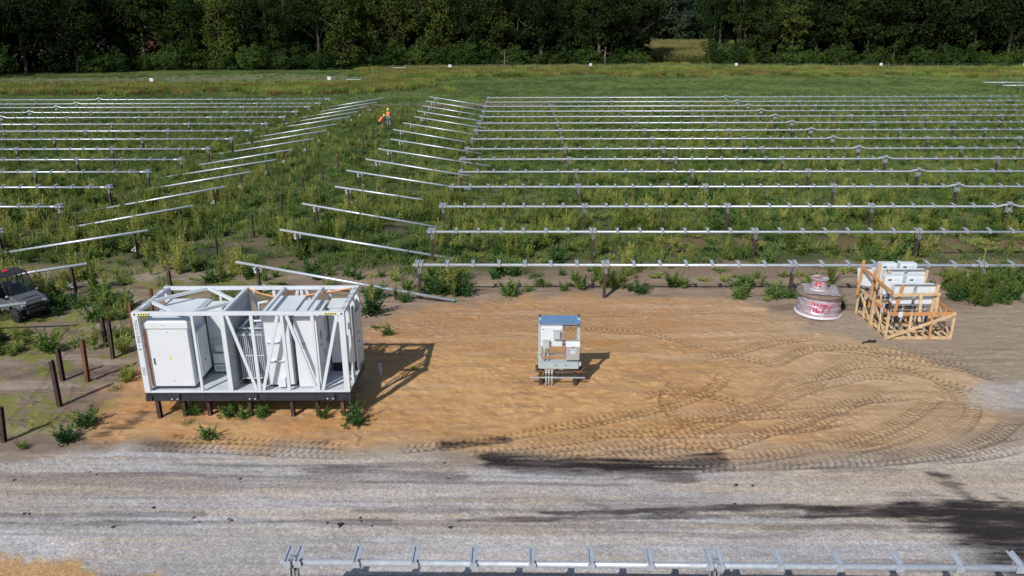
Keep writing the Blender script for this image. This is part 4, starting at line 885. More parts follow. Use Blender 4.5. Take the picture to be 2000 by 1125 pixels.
    for i,y in enumerate(ys):
        x=2.57+(.028 if (i//2)%2 else 0.); V+=[(x,y,z0+.03),(x,y,z1-.1),(x+.012,y,z0+.03),(x+.012,y,z1-.1)]
    for i in range(len(ys)-1):
        a=i*4; F+=[(a,a+4,a+5,a+1),(a+2,a+3,a+7,a+6),(a+1,a+5,a+7,a+3)]
    m.add(V,F); m.build('divider_panel',PANEL,t)
    # inverter cabinet
    c=B(.20,1.44,.20,2.12,1.0,2.86).build('inverter_cabinet',WHITE2,t,bev=.012)
    lid=MB(); x0,x1,y0,y1=.145,1.475,.15,2.16; za,zc,zd=2.865,3.03,3.10
    lid.add([(x0,y0,za),(x1,y0,za),(x1,y1,za),(x0,y1,za),(x0,y0,zc),(x1,y0,zc),(x1,y1,zc),(x0,y1,zc),(x0+.1,y0+.12,zd),(x1-.1,y0+.12,zd),(x1-.1,y1-.12,zd),(x0+.1,y1-.12,zd)],[(3,2,1,0),(0,1,5,4),(1,2,6,5),(2,3,7,6),(3,0,4,7),(4,5,9,8),(5,6,10,9),(6,7,11,10),(7,4,8,11),(8,9,10,11)]); lid.build('lid',WHITE2,c)
    B(.19,1.45,.19,2.13,2.855,2.864).build('lid_seam',INK,c)
    d=B(.215,1.425,.188,.199,1.02,2.84).build('door',WHITE2,c,bev=.004)
    warn(d,(.83,.187,1.88),.055); B(.34,.36,.160,.187,1.72,1.92).build('door_handle',INK,d)
    for z in (2.72,1.18): MB().add([(.80,.186,z),(.86,.186,z),(.84,.186,z+.03)],[(0,1,2)]).build('arrow_mark',INK,d)
    B(.165,.199,.185,2.10,1.0,2.86).build('orange_side',ORANGE,c)
    B(.28,1.40,.24,2.1,z0+.02,.998).build('plinth',NAVY,c)
    text('lid_mark','≡≡',.09,c,(.72,.148,2.93),(R(90),0,0),GREYBOX)
    a=B(1.455,1.60,.42,1.12,1.22,2.62).build('side_box',WHITE2,t,bev=.01); B(1.6005,1.605,.44,1.11,1.45,1.78).build('label_band',WHITE,a); B(1.6055,1.607,.7,.78,1.60,1.66).build('label_mark',INK,a)
    B(1.455,1.60,.42,1.12,2.625,2.64).build('cover',WHITE2,a)
    a=B(1.50,2.02,1.45,2.10,1.45,3.0).build('rear_cabinet',GREYL if 0 else WHITE2,t,bev=.01); B(1.62,2.05,1.40,1.449,1.5,2.0).build('louvre_panel',WHITE,a)
    B(1.70,2.36,1.30,1.9,1.62,1.84).build('junction_box',WHITE2,t,bev=.008); warn(t,(2.22,1.295,1.66),.05)
    B(1.64,2.44,1.22,1.95,1.27,1.58).build('junction_box',WHITE2,t,bev=.008); warn(t,(2.05,1.215,1.34),.055)
    v=B(1.62,2.46,1.25,1.9,.98,1.22).build('vent_box',WHITE2,t,bev=.005); B(1.72,2.15,1.24,1.2495,1.06,1.16).build('vent_grille',PANEL,v)
    # transformer with radiator fins
    tr=B(2.76,3.50,1.25,2.05,1.05,2.60).build('transformer',PANEL,t,bev=.01)
    for k in range(13): a=2.76+k*.056; B(a,a+.018,.50,1.24,1.10,2.58).build('radiator_fin',GALVL,tr)
    m=MB().box(2.74,3.48,.485,.497,1.10,1.13).box(2.74,3.48,.485,.497,2.50,2.53).box(2.74,3.48,.48,.497,1.84,1.86); m.build('fin_rail',WHITE,tr)
    m=MB()
    for y in (.62,1.2,1.7): m.tube([(2.76,y,2.68),(3.50,y,2.68)],.035,8)
    for x in (2.85,3.42): m.tube([(x,.60,2.71),(x,1.95,2.71)],.03,8)
    m.tube([(3.0,1.9,2.6),(3.0,1.9,3.0),(3.3,1.9,3.05)],.045,8); m.build('header_pipe',WHITE,tr,True)
    for x in (2.95,3.15,3.35): MB().lathe([(.03,0),(.06,.03),(.03,.07),(.06,.11),(.03,.15),(.015,.22)],(x,1.6,2.62),14).build('bushing',GALVL,tr,True)
    B(2.76,3.46,.55,1.9,z0+.02,1.03).build('skid_rail',BLACK,tr)
    # switchgear cabinets
    c=B(3.57,4.38,.32,1.95,.98,3.17).build('switchgear_cabinet',WHITE2,t,bev=.01)
    B(3.55,4.46,.29,2.0,3.172,3.20).build('roof_sheet',WHITE2,c); B(3.60,4.34,.306,.319,2.98,3.0).build('seam',GREYBOX,c)
    for z in (2.36,1.76): B(3.64,4.12,.25,.319,z,z+.03).build('rail',WHITE,c)
    B(4.12,4.36,.300,.319,1.0,3.0).build('door',WHITE2,c,bev=.004); B(3.90,4.12,.18,.318,.97,1.26).build('terminal_box',WHITE2,c,bev=.006)
    B(3.62,4.34,.36,1.9,z0+.02,.975).build('plinth',BLACK,c)
    for k in range(16): B(4.462,4.478,.36+k*.10,.38+k*.10,3.16,3.20).build('roof_bolt',GREYBOX,c)
    c=B(4.50,5.17,.27,1.70,.93,3.10).build('control_cabinet',WHITE2,t,bev=.01)
    B(4.48,5.20,.24,1.74,3.105,3.14).build('roof_sheet',WHITE2,c)
    m=B(4.66,4.80,.262,.2695,2.34,2.38).build('label_plate',GREYBOX,c); B(4.66,4.80,.260,.2695,2.26,2.335).build('label_plate',WHITE,c); B(4.68,4.80,.2585,.2598,2.30,2.322).build('red_line',REDP,c); B(4.69,4.80,.262,.2695,2.17,2.235).build('label_plate',GREYBOX,c)
    dd=B(5.171,5.185,.34,1.64,1.0,3.02).build('side_door',WHITE2,c); B(5.186,5.192,.52,.66,2.35,2.60).build('green_label',GREEN,dd); B(5.186,5.192,1.05,1.25,2.45,2.80).build('vent_grille',PANEL,dd)
    B(5.186,5.23,.80,.84,1.65,1.90).build('door_handle',GREYBOX,dd); B(5.186,5.19,1.2,1.3,2.0,2.12).build('label_plate',INK,dd)
    B(5.186,5.19,.5,.62,2.15,2.2).build('label_plate',INK,dd)
    c=B(5.24,5.95,1.40,2.10,1.20,3.02).build('rear_tall_cabinet',WHITE2,t,bev=.01); B(5.22,5.97,1.37,2.13,3.025,3.06).build('roof_sheet',WHITE2,c); B(5.26,5.93,1.42,2.08,z0+.02,1.195).build('plinth',BLACK,c); B(5.30,5.90,1.385,1.3985,1.3,2.9).build('door',WHITE2,c,bev=.003)
    text('container_code','TGCU 213558 1  8',.115,t,(.048,-.002,3.20),(R(90),R(90),0),INK,.0008)
    text('size_code','25G3',.115,t,(.048,-.002,1.72),(R(90),R(90),0),INK,.0008)
    return t
skid()
# sagging orange cable tie along the back of the roof
def skidpt(a,b,z):
    c,s=math.cos(.0175),math.sin(.0175); return Vector((-11.2301+c*a-s*b,20.2178+s*a+c*b,z))
m=MB(); pts=[skidpt(2.66,2.20,3.36),skidpt(2.95,2.18,3.22),skidpt(3.35,2.17,3.12),skidpt(3.8,2.17,3.08),skidpt(4.3,2.17,3.13),skidpt(4.9,2.18,3.22),skidpt(5.4,2.19,3.30),skidpt(5.86,2.20,3.37)]
m.tube(pts,.022,8); tag(m.build('cable',mat('orange_cable',(.75,.36,.14),.6),None,True),'orange cable sagging along the back roof rail of the white skid','cable')
PX=[(313,817,'first'),(363,814,'second'),(411,812,'third'),(491,812,'fourth'),(573,813,'fifth'),(622,812,'sixth'),(671,812,'last')]
for px,py,n in PX:
    p=at(px,py); o=MB(); ibeam(o,0,0,-.3,.60); o=o.build('support_pile',PILE if n!='last' else RUST); o.location=(p.x,p.y+.03,0); tag(o,'%s short steel pile from the left under the front edge of the white skid'%n,'steel pile','piles under the white skid')
for k,a in enumerate((.35,1.4,2.9,4.4,5.7)):
    q=skidpt(a,2.15,0); o=MB(); ibeam(o,0,0,-.3,.60); o=o.build('support_pile',PILE); o.location=q; tag(o,'short steel pile in the shade under the back edge of the white skid','steel pile','piles under the back of the white skid')
p=at(743,735); o=MB().tube([(0,0,-.2),(0,0,.42)],.055,14).build('conduit_stub',CONC,None,True); o.location=(p.x,p.y,0); tag(o,'short grey conduit pipe sticking out of the sand right of the white skid','conduit')
MB().tube([(0,0,.40),(0,0,.47)],.068,14).build('cap',CONC,o,True)
# ------------------------------------------------------------------ small equipment rack with blue roof
def rack():
    Y=22.70; t=thing('equipment_rack','small blue roofed equipment rack with white and grey boxes in the middle of the sand','equipment rack',(1.07,Y,0)); X0,X1=-.62,.61
    for x in (X0,X1): B(x-.05,x+.05,-.02,.07,.58,2.30).build('post',BLUEL,t)
    r=MB(); a=[(-.66,-.16,2.20),(.66,-.16,2.20),(.64,.20,2.31),(-.64,.20,2.31)]; r.add(a+[(x,y,z+.018) for x,y,z in a],[(3,2,1,0),(4,5,6,7),(0,1,5,4),(1,2,6,5),(2,3,7,6),(3,0,4,7)]); rf=r.build('roof',BLUE,t)
    B(-.66,.66,-.168,-.155,2.165,2.205).build('fascia',BLUE,rf); 
    for x in (-.66,.58): B(x,x+.08,.16,.22,2.27,2.345).build('roof_cap',INK,rf)
    for z in (2.06,1.55,1.42,1.08): B(X0,X1,-.065,-.022,z-.02,z+.025).build('strut_channel',GALVD,t)
    w_=B(-.60,.09,-.28,-.07,1.44,2.12).build('white_enclosure',WHITE2,t,bev=.02); B(-.57,.06,-.292,-.281,1.47,2.09).build('door',WHITE2,w_,bev=.006); B(-.57,-.49,-.296,-.2925,2.04,2.055).build('name_plate',INK,w_)
    for x,z in ((-.21,1.76),(-.54,1.44)):
        q=B(x,x+.21,-.42,-.293,z,z+.26).build('small_box',GREYBOX,w_,bev=.008); B(x-.006,x+.216,-.43,-.29,z+.262,z+.275).build('lid',GREYBOX,q)
    g=B(.21,.64,-.26,-.07,.97,1.44).build('grey_enclosure',GREYL,t,bev=.012); 
    q=MB(); q.add([(.20,-.27,1.442),(.65,-.27,1.442),(.65,-.06,1.442),(.20,-.06,1.442),(.20,-.06,1.54),(.65,-.06,1.54)],[(0,1,5,4),(3,2,1,0),(1,2,5),(0,4,3),(2,3,4,5)]); q.build('sloped_lid',WHITE2,g)
    l=B(.355,.50,-.265,-.2605,1.19,1.35).build('label',WHITE2,g); B(.375,.48,-.268,-.2655,1.30,1.315).box(.42,.436,-.268,-.2655,1.22,1.236).box(.40,.412,-.268,-.2655,1.235,1.247).box(.444,.456,-.268,-.2655,1.235,1.247).build('label_print',INK,l); B(.40,.46,-.275,-.262,1.405,1.425).build('latch',INK,g)
    B(.187,.2,-.24,-.22,1.0,1.42).build('hinge',REDP,g)
    tr=B(-.63,.62,-.20,.0-.025,.64,.875).build('cable_trough',BLUEL,t,bev=.004); B(-.635,.625,-.21,-.02,.878,.890).build('lid',BLUEL,tr)
    for x in (-.14,.17): B(x,x+.07,-.206,-.2005,.755,.775).build('knockout',INK,tr)
    B(.63,.70,-.16,-.08,.72,.86).build('outlet_box',GALVL,t)
    for x in (-.48,-.35): MB().tube([(x,-.14,.89),(x,-.14,1.43)],.024,10).build('conduit',CONC,t,True)
    for k,x in enumerate((-.41,-.32,-.22)):
        c=MB().tube([(x,-.12,-.15),(x,-.12,.63)],.026,10).build('conduit',CONC,t,True); MB().tube([(x,-.12,.36),(x,-.12,.50)],.034,10).build('coupling',INK if 0 else GALVD,c,True)
    MB().tube([(.35,-.15,.89),(.35,-.15,.97)],.03,8).build('conduit',CONC,t,True)
    for x in (X0,X1):
        B(x-.14,x+.16,-.16,.30,.50,.545).build('foot_channel',GALVD if 0 else RUST,t); B(x-.09,x+.09,-.10,.27,.548,.578).build('base_plate',BLACK,t)
    for x in (-.585,.53):
        ibeam(MB(),0,0,0,1); o=MB(); ibeam(o,x,-.02,-.3,.498,.11,.12); o.build('pile',PILE,t); o=MB(); ibeam(o,x,.22,-.3,.498,.11,.12); o.build('pile',PILE,t)
    B(-.94,.85,-.135,-.095,.27,.31).build('lower_strut',GALV,t); B(-.86,.9,.32,.36,.27,.31).build('lower_strut',GALVD,t)
rack()
# ------------------------------------------------------------------ cable reels
def reel():
    c=(11.78,29.22,0); t=thing('cable_reel','large cable reel lying flat on the sand, wrapped in pinkish silver plastic, marked in red','cable reel',c)
    r=random.Random(3); wob=lambda a,z:.014*math.sin(9*z*3+a*2)+.010*math.sin(a*7+z*20)+.014*math.sin(z*70+a)
    MB().lathe([(0,.03),(.90,.03),(.92,.06),(.92,.10),(.84,.13),(0,.13)],n=64).build('bottom_flange',FLANGE,t,True)
    MB().lathe([(.855-.09*k/24,.12+.76*k/24) for k in range(25)],n=96,wob=wob).build('wrapped_cable',WRAP,t,True)
    f=MB().lathe([(0,.985),(.90,.985),(.91,.97),(.91,.90),(.90,.885),(0,.885)],n=64).build('top_flange',WOODW,t)
    m=MB()
    for k in range(11): y=-.8+k*.16; h=math.sqrt(max(.02,.88**2-y*y)); m.box(-h,h,y-.003,y+.003,.986,.989)
    m.build('board_gap',INK,f)
    for k in range(7):
        a=R(200+k*25); MB().tube([(.9*math.cos(a),.9*math.sin(a),.0),(.9*math.cos(a),.9*math.sin(a),.11)],.012,6).build('flange_bolt',GALVD,t)
    # painted marks as curved strips following the wrap
    def stroke(par,P,rad,wd=.035):
        V=[];F=[]
        for i,(s,z) in enumerate(P):
            j=P[min(i+1,len(P)-1)];k=P[max(i-1,0)];dx,dz=j[0]-k[0],j[1]-k[1];l=math.hypot(dx,dz)+1e-6;nx,nz=-dz/l*wd/2,dx/l*wd/2
            for sg in (-1,1):
                a=R(-98)+(s+sg*nx)/.8; V.append((rad*math.cos(a),rad*math.sin(a),z+sg*nz))
        for i in range(len(P)-1): F.append((2*i,2*i+1,2*i+3,2*i+2))
        par.add(V,F)
    def ln(a,b,n=8): return [(a[0]+(b[0]-a[0])*i/n,a[1]+(b[1]-a[1])*i/n) for i in range(n+1)]
    m=MB(); ra=.868
    stroke(m,ln((-.33,.70),(-.35,.34)),ra); stroke(m,ln((-.24,.69),(-.25,.30)),ra); stroke(m,ln((-.37,.42),(-.20,.40)),ra,.03); stroke(m,ln((-.25,.32),(-.13,.34)),ra,.04)
    stroke(m,ln((-.14,.66),(.08,.64)),ra); stroke(m,ln((.08,.64),(-.06,.34)),ra); stroke(m,ln((.05,.33),(.09,.33)),ra,.04)
    stroke(m,ln((.30,.66),(.22,.58))+ln((.22,.58),(.20,.42))+ln((.20,.42),(.23,.32)),ra,.03)
    m.build('painted_mark',REDP,t)
    m=MB(); rr=random.Random(5)
    for k in range(26):
        s=rr.uniform(-.9,1.0); z=rr.uniform(.2,.84); l=rr.uniform(.15,.5); stroke(m,ln((s,z),(s+l,z+rr.uniform(-.05,.04))),.845 if z>.3 else .855,rr.uniform(.008,.02))
    m.build('pink_stripe',mat('pink_film',(.66,.20,.34),.45,.1,.2,9),t)
    # cardboard sheet
    g=thing('cardboard_sheet','torn silvery cardboard sheet spread over the top of the large reel','cardboard sheet',(c[0],c[1],.99),R(-14)); nx=24;V=[];F=[];gg=np.random.default_rng(2)
    for j in range(nx):
        for i in range(nx):
            x=-.66+1.32*i/(nx-1);y=-.68+1.30*j/(nx-1); e=(.05*gg.uniform(-1,1) if (j==0 and i>10) else 0); z=.02+.03*float(fbm(np.array([x*3.]),np.array([y*3.]),7,2)[0])
            rr_=math.hypot(x,y); z+= .05*max(0,rr_-.62) if y>0 else -.10*max(0,rr_-.86); V.append((x,y+e,z))
    for j in range(nx-1):
        for i in range(nx-1): a=j*nx+i; F.append((a,a+1,a+nx+1,a+nx))
    me=npmesh('sheet',np.array(V),np.array(F),CARD,True); o=link('sheet',me,g); s_=o.modifiers.new('thick','SOLIDIFY'); s_.thickness=.006
    t=thing('cable_reel','small wrapped cable reel standing on the cardboard on top of the large reel','cable reel',(c[0]-.08,c[1]+.02,1.02))
    MB().lathe([(0,.0),(.33,.0),(.34,.02),(.33,.05),(0,.05)],n=40).build('bottom_flange',FLANGE,t,True)
    MB().lathe([(.33,.05),(.34,.12),(.30,.20),(.315,.28),(.29,.36),(.29,.44)],n=48,wob=lambda a,z:.008*math.sin(a*6+z*30)).build('wrapped_cable',WRAP,t,True)
    f=MB().lathe([(0,.50),(.345,.50),(.355,.49),(.355,.45),(0,.44)],n=40).build('top_flange',CARD,t)
    for (x,y,mt,s) in ((-.08,.16,WHITE2,.10),(.15,-.17,WHITE2,.09),(-.17,-.02,REDP,.12),(.2,.1,REDP,.08)):
        b=MB(); n=14; b.add([(x+s*1.1*math.cos(k*6.283/n)*(1+.25*math.sin(k*2.3)),y+s*.7*math.sin(k*6.283/n)*(1+.25*math.cos(k*1.7)),.503) for k in range(n)],[tuple(range(n))]); b.build('label',mt,f)
    MB().tube([(0,0,.501),(0,0,.507)],.04,14).build('arbor_hole',INK,f)
    def st2(par,P,rad,wd):
        V=[];F=[]
        for i,(s,z) in enumerate(P):
            for sg in (-1,1): a=R(-115)+s/.3; V.append((rad*math.cos(a),rad*math.sin(a),z+sg*wd/2))
        for i in range(len(P)-1): F.append((2*i,2*i+1,2*i+3,2*i+2))
        par.add(V,F)
    m=MB(); st2(m,ln((-.12,.36),(.10,.35)),.335,.05); st2(m,ln((-.13,.27),(-.05,.27)),.35,.06); st2(m,ln((0,.24),(.10,.22)),.35,.05); m.build('painted_mark',REDP,t)
reel()
# ------------------------------------------------------------------ wooden crates with combiner boxes
def crate(x0,x1,y0,y1,h,label,seed,front=True,diag='rise'):
    g=random.Random(seed); t=thing('wooden_crate',label,'crate',(x0,y0,0)); w=x1-x0; d=y1-y0; j=lambda s=.01:g.uniform(-s,s)
    def bm(n,p,q,a=.085,b=.035,up=(0,0,1),m=WOOD): return MB().beam(p,q,a,b,up).build(n,m,t)
    for k in range(3): y=.05+(d-.1)*k/2; bm('skid_beam',(0,y,.05),(w,y,.05),.09,.09)
    for k in range(9): x=.06+(w-.12)*k/8; bm('floor_slat',(x,0,.115),(x,d,.115),.10,.025)
    for x in (0,w):
        for y in (0,d): bm('corner_post',(x,y,0),(x+j(),y+j(),h),.085,.05,(0,1,0))
        bm('side_rail',(x,0,h-.06),(x,d,h-.06),.04,.12,(0,0,1),WOOD2 if seed%2 else WOOD)
        bm('side_brace',(x,.02,.08),(x,d-.05,h-.12),.035,.08); bm('side_slat',(x+.03,d*.5,.05),(x,d*.5+j(.1),h-.06),.07,.03,(0,1,0))
    for y in (0,d):
        bm('long_rail',(0,y,h-.07),(w,y,h-.07),.04,.13,(0,0,1),WOOD2 if y==0 else WOOD)
        for k in (1,2): bm('slat',(w*k/3+j(.04),y-.03,.02),(w*k/3+j(.04),y-.03,h+.02),.085,.03,(0,1,0),WOOD2 if k==2 else WOOD)
    if diag: bm('diagonal_brace',(0,-.075,.08),(w,-.075,h-.04),.03,.11)
    return t
YF=26.52
crate(13.30,15.68,YF,27.80,1.08,'front wooden slatted crate with a long diagonal board, holding the nearer white boxes',1)
crate(13.30,15.30,27.88,29.2,1.10,'rear wooden slatted crate behind the front one, holding the farther white boxes',2,diag=None)
def boxpair(x,y,z,w,h,d,facing,label,gap=.13,tilt=0,loose=False,legs=True,n=2,rz=0):
    t=thing('combiner_box_rack',label,'combiner box rack',(x,y,0),rz,'racks of white combiner boxes'); t.rotation_euler=(0,tilt,rz)
    W_=n*w+(n-1)*gap
    for k in range(n):
        x0=k*(w+gap); b=B(x0,x0+w,0,d,z,z+h).build('combiner_box',WHITE2,t,bev=.012)
        if facing=='front':
            B(x0+.02,x0+w-.02,-.013,-.001,z+.02,z+h-.015).build('door',WHITE2,b,bev=.004); B(x0+.10,x0+.24,-.018,-.0135,z+h-.17,z+h-.11).build('name_plate',INK,b); B(x0+.115,x0+.13,-.0195,-.0185,z+h-.155,z+h-.125).build('plate_mark',WHITE,b)
            for q in (.34,.45): B(x0+q,x0+q+.07,-.017,-.0135,z+h-.145,z+h-.132).build('label_line',INK,b)
            MB().tube([(x0+w*.62,-.012,z+h-.30),(x0+w*.62,-.06,z+h-.30)],.03,10).build('door_knob',GREYBOX,b)
        else:
            B(x0+.015,x0+w-.015,-.006,-.0005,z+h*.48,z+h*.485).build('back_seam',GREYBOX,b)
        for q in (.18,.48):
            c=MB().tube([(x0+q,d*.45,max(.16,z-1.05) if legs else z-.25),(x0+q,d*.45,z+.0)],.038,12).build('conduit',CONC,t,True)
            if legs: MB().tube([(x0+q,d*.45,max(.16,z-1.05)),(x0+q,d*.45,max(.16,z-1.05)+.09)],.050,12).build('conduit_end',CONC,c,True)
    for zz in ([z+h+.0,z-.05,z-.24] if facing!='front' else [z-.05,z-.22]):
        s=B(-.03,W_+.03,-.045,-.008,zz,zz+.042).build('strut_channel',GALVD,t); m=MB(); k=.02
        while k<W_: m.box(k,k+.028,-.0475,-.0455,zz+.012,zz+.03); k+=.06
        m.build('slot',INK,s)
    return t
R1=boxpair(13.62,27.05,1.20,.70,.73,.30,'back','nearest rack of two white boxes seen from the back, in the front crate')
R2=boxpair(13.42,27.48,1.42,.66,.72,.30,'front','rack of two white boxes facing the camera just behind the nearest pair',.14)
R3=boxpair(13.78,28.25,1.42,.70,.70,.30,'back','rack of two white boxes seen from the back, in the rear crate',.13)
R4=boxpair(13.76,28.72,1.53,.64,.72,.30,'front','farthest rack of two white boxes, facing the camera at the top of the stack',.13)
R5=boxpair(13.28,28.95,1.25,.62,.74,.30,'back','single white box turned sideways and leaning at the left of the stack',.13,R(-10),n=1,rz=R(-62))
B(13.58,13.72,27.44,27.455,1.36,1.46).build('red_tag',REDP).location=(0,0,0)
o=bpy.data.objects['red_tag']; tag(o,'small red tag under the left box of the stack behind the nearest pair','tag')
def plank(p,q,a,b,up,label,m=WOOD,nm='plank'): o=MB().beam((0,0,0),Vector(q)-Vector(p),a,b,up).build(nm,m); o.location=p; return tag(o,label,'plank','loose planks bracing the white boxes')
plank((13.70,26.98,.75),(13.86,26.98,1.96),.10,.04,(0,1,0),'upright plank at the left of the nearest pair of white boxes',WOOD2)
plank((15.02,26.96,.45),(15.16,27.00,1.98),.12,.05,(0,1,0),'thick upright plank at the right of the nearest pair of white boxes')
plank((15.15,26.80,.30),(15.17,26.92,1.62),.10,.04,(0,1,0),'second upright plank beside the thick right one')
plank((14.42,26.50,.72),(14.50,26.84,1.68),.10,.035,(0,1,0),'short upright plank in the middle of the front rail')
plank((13.50,26.84,1.62),(15.22,26.86,1.66),.04,.10,(0,0,1),'level plank across the front of the nearest pair of white boxes')
plank((13.16,28.85,2.03),(13.50,26.85,1.68),.035,.12,(0,0,1),'long sloping plank along the left side of the stack',WOOD2)
plank((13.12,28.95,.9),(13.20,28.95,2.32),.10,.04,(0,1,0),'tall upright plank at the far left by the leaning box',WOOD2)
plank((13.36,28.30,.6),(13.40,28.30,2.1),.09,.04,(0,1,0),'tall upright plank in front of the leaning box',WOOD2)
plank((13.52,27.45,.35),(13.38,27.75,1.95),.07,.035,(0,1,0),'pale narrow plank leaning at the left of the second pair of boxes')
plank((13.70,28.7,.6),(13.72,28.66,2.30),.10,.04,(0,1,0),'upright plank at the left of the farthest boxes')
plank((15.02,28.20,1.40),(15.60,28.10,1.42),.04,.10,(0,0,1),'short level plank sticking out at the right of the stack')
plank((15.22,28.18,.6),(15.30,28.18,2.15),.10,.05,(0,1,0),'upright plank at the right of the rear boxes')
plank((13.86,28.2,2.02),(13.90,28.2,2.13),.12,.04,(0,1,0),'stub of plank at the top left of the rear boxes')
for x,y,l in ((14.0,26.49,'white paper slip stapled to the front rail of the crate'),): 
    o=B(0,.15,-.004,0,0,.21).build('paper_slip',WHITE2); o.location=(13.62,26.47,.90); tag(o,l,'paper slip','paper slips on the crates')
for y,l in ((26.95,'white paper slip on the left side of the front crate'),(28.35,'white paper slip on the left side of the rear crate')):
    o=B(-.004,0,0,.15,0,.2).build('paper_slip',WHITE2); o.location=(13.262,y,.88); tag(o,l,'paper slip','paper slips on the crates')
# dark scrap by the crate
p=at(1693,668); m=MB(); gg=random.Random(4)
for k in range(7): a=Vector((gg.uniform(-.2,.2),gg.uniform(-.1,.1),gg.uniform(.01,.05))); m.beam(a,a+Vector((gg.uniform(-.2,.25),gg.uniform(-.1,.1),gg.uniform(-.01,.03))),.06,.02)
o=m.build('scrap',BLACK); o.location=p; tag(o,'small dark scrap of material on the sand left of the crates','scrap')
# ------------------------------------------------------------------ utility vehicle at the left edge
def utv():
    t=thing('utility_vehicle','dark grey side by side utility vehicle in the weeds at the left edge','utility vehicle',(-20.56,28.87,0),R(-30)); t.scale=(.87,.87,.87)
    def prism(P,y0,y1,nm,m,par=t,bev=.02):
        n=len(P); mm=MB().add([(x,y0,z) for x,z in P]+[(x,y1,z) for x,z in P],[tuple(range(n)),tuple(range(2*n-1,n-1,-1))]+[(i,i+n,(i+1)%n+n,(i+1)%n) for i in range(n)]); return mm.build(nm,m,par,bev=bev)
    prism([(-1.45,.42),(1.0,.42),(1.0,.55),(-1.45,.62)],-.62,.62,'chassis',BLACK)
    hd=prism([(.52,.60),(1.30,.60),(1.48,.66),(1.50,.80),(1.42,.93),(1.05,1.06),(.52,1.17)],-.60,.60,'hood',UTVG,bev=.05)
    prism([(1.05,1.075),(1.36,.965),(1.38,.98),(1.06,1.10)],-.36,.36,'hood_panel',UTVG,hd,.01); prism([(1.12,1.09),(1.16,1.075),(1.17,1.085),(1.13,1.10)],-.34,.34,'hood_vent',INK,hd,0)
    B(1.44,1.53,-.42,.42,.60,.86).build('grille',BLACK,t,bev=.02)
    for s in (-1,1):
        h=B(1.36,1.48,s*.47-.10,s*.47+.10,.78,.90).build('headlight',GALVL,t,bev=.03)
        prism([(.45,.62),(.52,1.02),(1.05,.98),(1.40,.80),(1.46,.70),(1.34,.74),(1.22,.84),(.70,.84),(.58,.62)],s*.62-.10,s*.62+.10,'fender',UTVG,bev=.03)
        prism([(-1.4,.72),(-.5,.72),(-.5,1.0),(-1.45,1.0)],s*.66-.05,s*.66+.05,'rear_fender',UTVG,bev=.02)
    B(1.40,1.60,-.40,.40,.42,.58).build('bumper',BLACK,t,bev=.03); MB().tube([(1.5,-.35,.5),(1.62,-.3,.75),(1.62,.3,.75),(1.5,.35,.5)],.02,8).build('bull_bar',BLACK,t,True)
    for a in (.98,-.95):
        for s in (-1,1):
            w=MB().lathe([(.0,-.13),(.17,-.13),(.20,-.10),(.30,-.12),(.335,-.08),(.34,0),(.335,.08),(.30,.12),(.20,.10),(.17,.13),(0,.13)],n=28).mesh('tyre',BLACK,True); o=link('wheel',w,t); o.location=(a,s*.63,.34); o.rotation_euler=(R(90),0,0)
            r_=MB().lathe([(0,-.02),(.12,-.02),(.165,.01),(.165,.0),(0,.0)],n=20).build('rim',GALVD,o); r_.location=(0,0,s*-.0+(-.115 if s>0 else .115)); 
            l=MB()
            for k in range(18):
                an=k*6.2832/18
                for q in (-.06,.06): l.box(.325,.352,-.022,.022,q-.045,q+.045,Matrix.Rotation(an+(.17 if q>0 else 0),4,'Z'))
            l.build('tread',BLACK,o)
    for s in (-1,1):
        MB().tube([(.58,s*.62,1.08),(.10,s*.58,1.90),(-.85,s*.58,1.92),(-1.0,s*.62,.95)],.032,10).build('cage_bar',BLACK,t,True)
        MB().tube([(-.38,s*.60,.6),(-.40,s*.58,1.90)],.03,8).build('cage_bar',BLACK,t,True)
    B(-.36,.46,-.655,-.625,.46,.96).build('door',UTVG,t,bev=.01); B(-.36,.46,.625,.655,.46,.96).build('door',UTVG,t,bev=.01)
    rf=prism([(-.95,1.93),(.12,1.93),(.20,1.96),(.08,2.01),(-.9,2.02)],-.62,.62,'roof',BLACK,bev=.02); B(-.62,-.42,-.12,.12,2.02,2.07).build('red_light',REDP,t,bev=.01)
    g=MB().add([(.62,-.56,1.14),(.62,.56,1.14),(.15,.53,1.87),(.15,-.53,1.87)],[(0,1,2,3)]).build('windshield',GLASS,t)
    B(-.55,-.2,-.52,-.06,.72,.84).build('seat',BLACK,t,bev=.03); B(-.62,-.50,-.52,-.06,.84,1.36).build('seat_back',BLACK,t,bev=.03); B(-.55,-.2,.06,.52,.72,.84).build('seat',BLACK,t,bev=.03); B(-.62,-.50,.06,.52,.84,1.36).build('seat_back',BLACK,t,bev=.03)
    B(.36,.56,-.55,.55,.95,1.12).build('dashboard',BLACK,t,bev=.02)
    MB().tube([(.22+.03*math.cos(k*.5236),.30+.16*math.cos(k*.5236),1.18+.16*math.sin(k*.5236)) for k in range(13)],.014,6,False).build('steering_wheel',INK,t,True)
    B(-1.50,-.66,-.62,.62,.98,1.02).build('cargo_bed',BLACK,t); B(-1.50,-1.46,-.62,.62,1.02,1.28).box(-1.46,-.70,-.62,-.58,1.02,1.28).box(-1.46,-.70,.58,.62,1.02,1.28).build('bed_side',UTVG,t)
    MB().add([(.80,-.7225,.90),(.92,-.7225,.90),(.90,-.7225,.98)],[(0,1,2)]).build('yellow_decal',YELL,t); MB().add([(.72,-.7225,.97),(.80,-.7225,.97),(.84,-.7225,1.0)],[(0,1,2)]).build('orange_decal',ORANGE,t)
    B(.50,.58,-.70,-.61,1.14,1.20).build('mirror',WHITE2,t); B(.50,.58,.61,.70,1.14,1.20).build('mirror',WHITE2,t)
    return t
utv()
